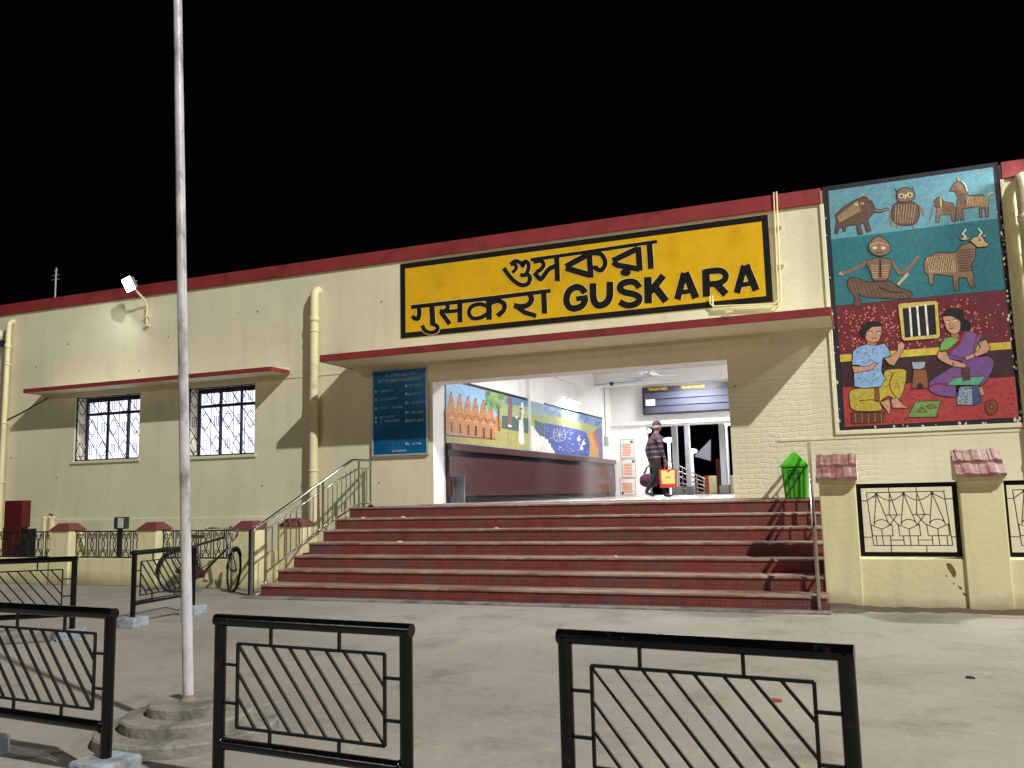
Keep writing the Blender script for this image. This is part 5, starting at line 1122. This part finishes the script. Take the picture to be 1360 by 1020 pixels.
for i, ((x, y), a, lab, _) in enumerate(BARS):
    o = proto if i == 0 else copy_tree(proto)
    o.location = (x, y, 0); o.rotation_euler = (0, 0, a); o['label'] = lab
kb = thing('concrete_kerb', (-8.75, 6.5, 0), 'low rough concrete kerb under the askew barrier', 'kerb')
m = MB(); ca, sa = math.cos(math.atan2(.66,.88)), math.sin(math.atan2(.66,.88)); cx, cy = -8.50, 6.84
vs = [(cx + u*ca - v*sa, cy + u*sa + v*ca, z) for z in (0, .13) for (u, v) in ((-1.6,-.10),(.36,-.10),(.36,.10),(-1.6,.10))]
m.add(vs, [(0,3,2,1),(4,5,6,7),(0,1,5,4),(1,2,6,5),(2,3,7,6),(3,0,4,7)]); m.build('kerb_block', RAW, kb, bevel=.02)

# ================================================================== flagpole on its stepped plinth
fp = PZ(250, 930, .205)
PL = thing('flagpole_plinth', (fp.x, fp.y, 0), 'round three tiered concrete plinth of the flagpole', 'plinth')
for k, (r_, z0, z1) in enumerate(((.55, 0, .07), (.395, .07, .14), (.24, .14, .205))):
    m = MB(); rd = random.Random(k); n = 40; prof = [(r_, z0), (r_, z1-.012), (r_-.012, z1), (.02, z1)]
    m.lathe(prof, (fp.x, fp.y, 0), n, smooth=False)
    o = m.build('tier', RAW, PL)
    for v in o.data.vertices:
        a = math.atan2(v.co.y, v.co.x); f = 1 + .012*math.sin(3*a+k) + .008*math.sin(11*a+k*2)
        v.co.x *= f; v.co.y *= f
FP = thing('flagpole', (fp.x, fp.y, .205), 'tall weathered pale flagpole rising from the round plinth', 'flagpole')
m = MB()
zt_ = (PY(236, 0, fp.y).z - .205)/6.995; tx = PY(236, 0, fp.y).x
def pol(f): return (fp.x + (tx-fp.x)*f/zt_, fp.y, .205 + 6.995*f)
m.tube([pol(0), pol(.25), pol(.5), pol(.75), pol(1.0)], [.034, .033, .031, .029, .027], 16); m.build('pole', GALV, FP)
m = MB(); m.lathe([(.055, .205), (.055, .212), (.038, .218), (.036, .24)], (fp.x, fp.y, 0), 16); m.build('base_collar', mat('rust_collar', (128, 112, 100), .8, .2, 12), FP)
m = MB(); q = pol(1.0); m.lathe([(.005, 0), (.045, .03), (.05, .06), (.02, .1)], (q[0], q[1], q[2]-.01), 12); m.build('finial', GALV, FP)

# ================================================================== bicycle against the low wall
def bicycle(rear, front, label):
    rear, front = Vector(rear), Vector(front); L_ = (front-rear).length; a = math.atan2(front.y-rear.y, front.x-rear.x)
    t = thing('bicycle', (rear.x, rear.y, 0), label, 'bicycle'); t.rotation_euler = (R(-9), 0, a)
    FRM = mat('bicycle_black', (14, 13, 14), .3, .2, 8, spec=.6); CHR = mat('bicycle_chrome', (120, 120, 120), .4, .05, 4, metal=1)
    wr = .335; hb = Vector((L_*.06+.36, 0, .29)); seat = Vector((.27, 0, .80)); head = Vector((L_-.19, 0, .88)); hlow = Vector((L_-.13, 0, .71)); ra = Vector((0, 0, wr)); fa = Vector((L_, 0, wr))
    m = MB()
    for p_, q_ in ((hb, seat), (seat - Vector((-.01,0,.05)), head), (hb, hlow)): m.tube([p_, q_], .019, 8)
    m.tube([hlow - Vector((-.012,0,.03)), head + Vector((-.01,0,.05))], .02, 8)
    for s in (-1, 1): m.tube([hb + Vector((0,.03*s,0)), ra + Vector((0,.05*s,0))], .010, 6); m.tube([seat + Vector((0,.02*s,-.06)), ra + Vector((0,.05*s,0))], .009, 6)
    m.build('frame', FRM, t, local=True)
    def wheel(nm_parent, c, steer=0.0):
        Rz = Matrix.Rotation(steer, 3, 'Z'); f = lambda p: c + Rz @ p
        w_ = MB(); w_.tube([f(Vector((wr*math.cos(k*.19635), 0, wr*math.sin(k*.19635)))) for k in range(32)], .019, 8, closed=True); wo = w_.build('wheel', RUBBER, t, local=True)
        w_ = MB(); w_.tube([f(Vector(((wr-.022)*math.cos(k*.19635), 0, (wr-.022)*math.sin(k*.19635)))) for k in range(32)], .011, 6, closed=True); w_.build('rim', CHR, wo, local=True)
        w_ = MB()
        for k in range(20): b_ = k*.31416; w_.bar(f(Vector((0, .02*(-1)**k, 0))), f(Vector(((wr-.025)*math.cos(b_), 0, (wr-.025)*math.sin(b_)))), .003)
        w_.tube([f(Vector((0,-.045,0))), f(Vector((0,.045,0)))], .018, 8); w_.build('spokes', CHR, wo, local=True)
        w_ = MB()
        a0, a1 = (.3, 3.3) if steer == 0 else (.6, 3.0)
        pts = [f(Vector(((wr+.035)*math.cos(a0+(a1-a0)*k/12), 0, (wr+.035)*math.sin(a0+(a1-a0)*k/12)))) for k in range(13)]
        w_.tube(pts, .022, 6); w_.build('mudguard', FRM, t, local=True)
    wheel(t, ra); ST = R(-49); wheel(t, fa, ST)
    Rz = Matrix.Rotation(ST, 3, 'Z')
    m = MB()
    for s in (-1, 1): o_ = Rz @ Vector((0, .05*s, 0)); m.tube([hlow + o_*.8 + Vector((.01,0,-.02)), fa + o_ + Vector((-.05,0,.14)), fa + o_], .011, 6)
    m.build('fork', FRM, t, local=True)
    hc = head + Vector((-.02, 0, .13)); hw = Rz @ Vector((0, 1, 0)); hf = Rz @ Vector((1, 0, 0))
    m = MB(); m.tube([head, hc], .013, 8); m.tube([hc - hw*.26 - hf*.16 + Vector((0,0,.0)), hc - hw*.25 - hf*.02, hc - hw*.12 + hf*.05, hc + hw*.12 + hf*.05, hc + hw*.25 - hf*.02, hc + hw*.26 - hf*.16], .012, 8); hbo = m.build('handlebar', CHR, t, local=True)
    for s in (-1, 1): m = MB(); m.tube([hc + hw*.26*s - hf*.18, hc + hw*.255*s - hf*.05], .018, 8); m.build('grip', mat('grip_white', (222, 218, 206), .5), hbo, local=True)
    m = MB()
    for s in (-1, 1): m.tube([hc + hw*.2*s + hf*.03, hc + hw*.22*s - hf*.08 + Vector((0,0,-.04))], .006, 5)
    m.lathe([(.012, 0), (.03, .01), (.026, .03), (.006, .04)], tuple(hc + hw*.08 + hf*.04 + Vector((0,0,.012))), 10); m.build('brake_lever', CHR, t, local=True)
    m = MB(); sv = [(-.13,.0,.035),( -.10,.09,.03),(-.02,.075,.02),(.08,.03,.015),(.15,.012,.01),(.15,-.012,.01),(.08,-.03,.015),(-.02,-.075,.02),(-.10,-.09,.03)]
    s0 = seat + Vector((-.02, 0, .10)); m.add([s0 + Vector(v) for v in sv] + [s0 + Vector((v[0]*.9, v[1]*.85, v[2]-.05)) for v in sv], [tuple(range(9)), tuple(range(17, 8, -1))] + [(i, (i+1) % 9, (i+1) % 9 + 9, i+9) for i in range(9)]); m.tube([seat, s0], .012, 8); m.build('saddle', mat('saddle_brown', (66, 40, 34), .5), t, local=True, bevel=.012)
    m = MB(); cz = .62
    for y in (-.06, 0, .06): m.tube([(-.28, y, .72), (.16, y, .73)], .006, 5)
    for x in (-.28, -.06, .16): m.tube([(x, -.07, .725), (x, .07, .725)], .006, 5)
    for s in (-1, 1): m.tube([(-.2, .06*s, .72), (0, .06*s, wr)], .006, 5)
    m.build('carrier', FRM, t, local=True)
    m = MB(); m.prism([(hb.x-.06, hb.z-.08), (hb.x+.07, hb.z-.05), (hb.x+.08, hb.z+.05), (hb.x-.04, hb.z+.08), (0, wr+.035), (-.03, wr), (0, wr-.03)], 'y', -.045, -.03); m.build('chain_guard', mat('guard_red', (66, 26, 26), .5), t, local=True)
    for s in (-1, 1):
        m = MB(); d = Vector((.11*s, -.06*s, -.12*s)); m.tube([hb + Vector((0, -.06*s, 0)), hb + d], .008, 6); m.bar(hb + d + Vector((-.04,-.03*s,0)), hb + d + Vector((.04,-.03*s,0)), .06, .02); m.build('pedal', FRM, t, local=True)
    m = MB(); m.tube([(.02, .08, .3), (-.06, .2, .01)], .009, 6); m.build('stand', CHR, t, local=True)
    return t
bicycle((-10.42, 11.25), (-9.50, 11.50), 'old black roadster bicycle with pale grips leaning by the low cream wall')

# ================================================================== litter
PAP = mat('scrap_white', (226, 222, 212), .8); REDP = mat('scrap_red', (150, 60, 58), .6); BLKP = mat('scrap_dark', (30, 28, 28), .8)
def scrap(p, s, m_, label):
    rd = random.Random(int(p[0]*100)); m = MB(); n = 7; top = []; bot = []
    for k in range(n): a = k*6.283/n; r_ = s*rd.uniform(.5, 1); top.append((p[0]+r_*math.cos(a)*1.5, p[1]+r_*math.sin(a), p[2]+s*rd.uniform(.1,.5)+.004)); bot.append((p[0]+r_*math.cos(a)*1.5, p[1]+r_*math.sin(a), p[2]+.001))
    m.add(top + bot + [(p[0], p[1], p[2]+s*.6)], [(i, (i+1) % n, 2*n) for i in range(n)] + [(i, i+n, (i+1) % n + n, (i+1) % n) for i in range(n)] + [tuple(range(2*n-1, n-1, -1))])
    tag(m.build('litter_scrap', m_), label, 'litter', 'scraps of litter lying about')
for px, k, lab in ((482, 5, 'white paper scrap on the sixth step up, close to the handrail'), (535, 5, 'white paper scrap on the sixth step up, below the hall jamb'), (531, 3, 'white paper scrap alone on the fourth step up'), (660, 4, 'white paper scrap alone on the fifth step up'), (815, 2, 'white paper scrap alone on the third step up')):
    y = Y0 + k*TR + .09; z = (k+1)*RISE; q = PY(px, 700, y); scrap((q.x, y, z), .035, PAP, lab)
scrap(tuple(PZ(1031, 932, 0)), .035, REDP, 'torn red wrapper on the ground beyond the lone barrier')
scrap(tuple(PZ(1130, 803, 0)), .05, PAP, 'white paper scrap at the foot of the cream boundary wall')
scrap(tuple(PZ(1290, 901, 0)), .03, BLKP, 'dark scrap on the bare concrete below the boundary wall')
scrap(tuple(PZ(343, 790, 0)), .04, PAP, 'white scrap by the foot of the handrail near the bicycle')
scrap((-8.2, 13.62, FL), .06, BLKP, 'dark crumpled scrap on the landing under the information board')

# ================================================================== high mast of the yard (behind the viewer)
hm = thing('high_mast', (MAST.x, MAST.y, 0), 'tall galvanised high mast with a ring of yard lamps', 'lamp post')
m = MB(); m.tube([(MAST.x, MAST.y, 0), (MAST.x, MAST.y, 20), (MAST.x, MAST.y, MAST.z+1.6)], [.32, .24, .14], 16); m.build('pole', GALV, hm)
m = MB(); m.tube([(MAST.x + .9*math.cos(k*.5236), MAST.y + .9*math.sin(k*.5236), MAST.z+1.3) for k in range(12)], .05, 8, closed=True); m.build('ring', GALV, hm)
for k in range(6):
    a = k*1.0472; c = (MAST.x + .9*math.cos(a), MAST.y + .9*math.sin(a)); m = MB(); frust(m, c, .16, .16, MAST.z+1.05, .22, .22, MAST.z+1.28); m.build('lamp', HEADM, hm)

# lamp post of the approach road
lp = thing('road_lamp_post', (ROADLAMP.x, ROADLAMP.y - .9, 0), 'grey lamp post on the approach road with a single arm', 'lamp post')
m = MB(); m.tube([(ROADLAMP.x, ROADLAMP.y-.9, 0), (ROADLAMP.x, ROADLAMP.y-.9, 8.3), (ROADLAMP.x, ROADLAMP.y-.6, 8.75), (ROADLAMP.x, ROADLAMP.y, 8.85)], [.09, .06, .045, .04], 12); m.build('pole', GALV, lp)
m = MB(); frust(m, (ROADLAMP.x, ROADLAMP.y+.1), .15, .3, 8.72, .1, .22, 8.83); m.build('lamp_head', HEADM, lp)

# drift of dust and grit swept against the boundary wall
rd = random.Random(21); m = MB(); n = 60; vs = []
for i in range(n+1):
    x = -.46 + 5.5*i/n; wv = .16 + .14*rd.random() + .22*math.exp(-((x+.35)/.5)**2); hh = .018 + .02*rd.random() + .03*math.exp(-((x+.4)/.3)**2); y1 = RY + .035 if not any(a-.02 < x < b+.02 for a, b in rp_) else RY + .005
    vs += [(x, y1, hh), (x, y1 - wv*.5, hh*.55), (x, y1 - wv, .001)]
m.add(vs, [(3*i+j, 3*i+3+j, 3*i+4+j, 3*i+1+j) for i in range(n) for j in range(2)], 0, True)
tag(m.build('dust_drift', mat('dark_grit', (92, 82, 68), .95, .25, 12, .6, 60)), 'grey dust and grit drifted along the foot of the boundary wall', 'dust', kind='stuff')

a = PY(-6, 566, W); b = PY(30, 548, W); c = PY(64, 529, W)
m = MB(); m.tube([(a.x-.8, W-.02, a.z-.02), (a.x, W-.02, a.z), (b.x, W-.02, b.z), (c.x, W-.02, c.z)], .012, 6); tag(m.build('service_cable', mat('cable_black', (30, 28, 26), .6)), 'thin dark cable slanting up the wall to the end of the window sunshade', 'cable')

t = thing('switch_board', (HX0, 26.55, 3.0), 'small grey switch board with a conduit on the hall side wall near the notices', 'switch')
m = MB(); m.box(HX0+.001, HX0+.05, 26.4, 26.75, 2.9, 3.2); m.build('case', HEADM, t, bevel=.006)
m = MB(); m.tube([(HX0+.02, 26.55, 3.2), (HX0+.02, 26.55, 4.9)], .014, 6); m.build('conduit', mat('grey_cable', (150,148,146)), t)
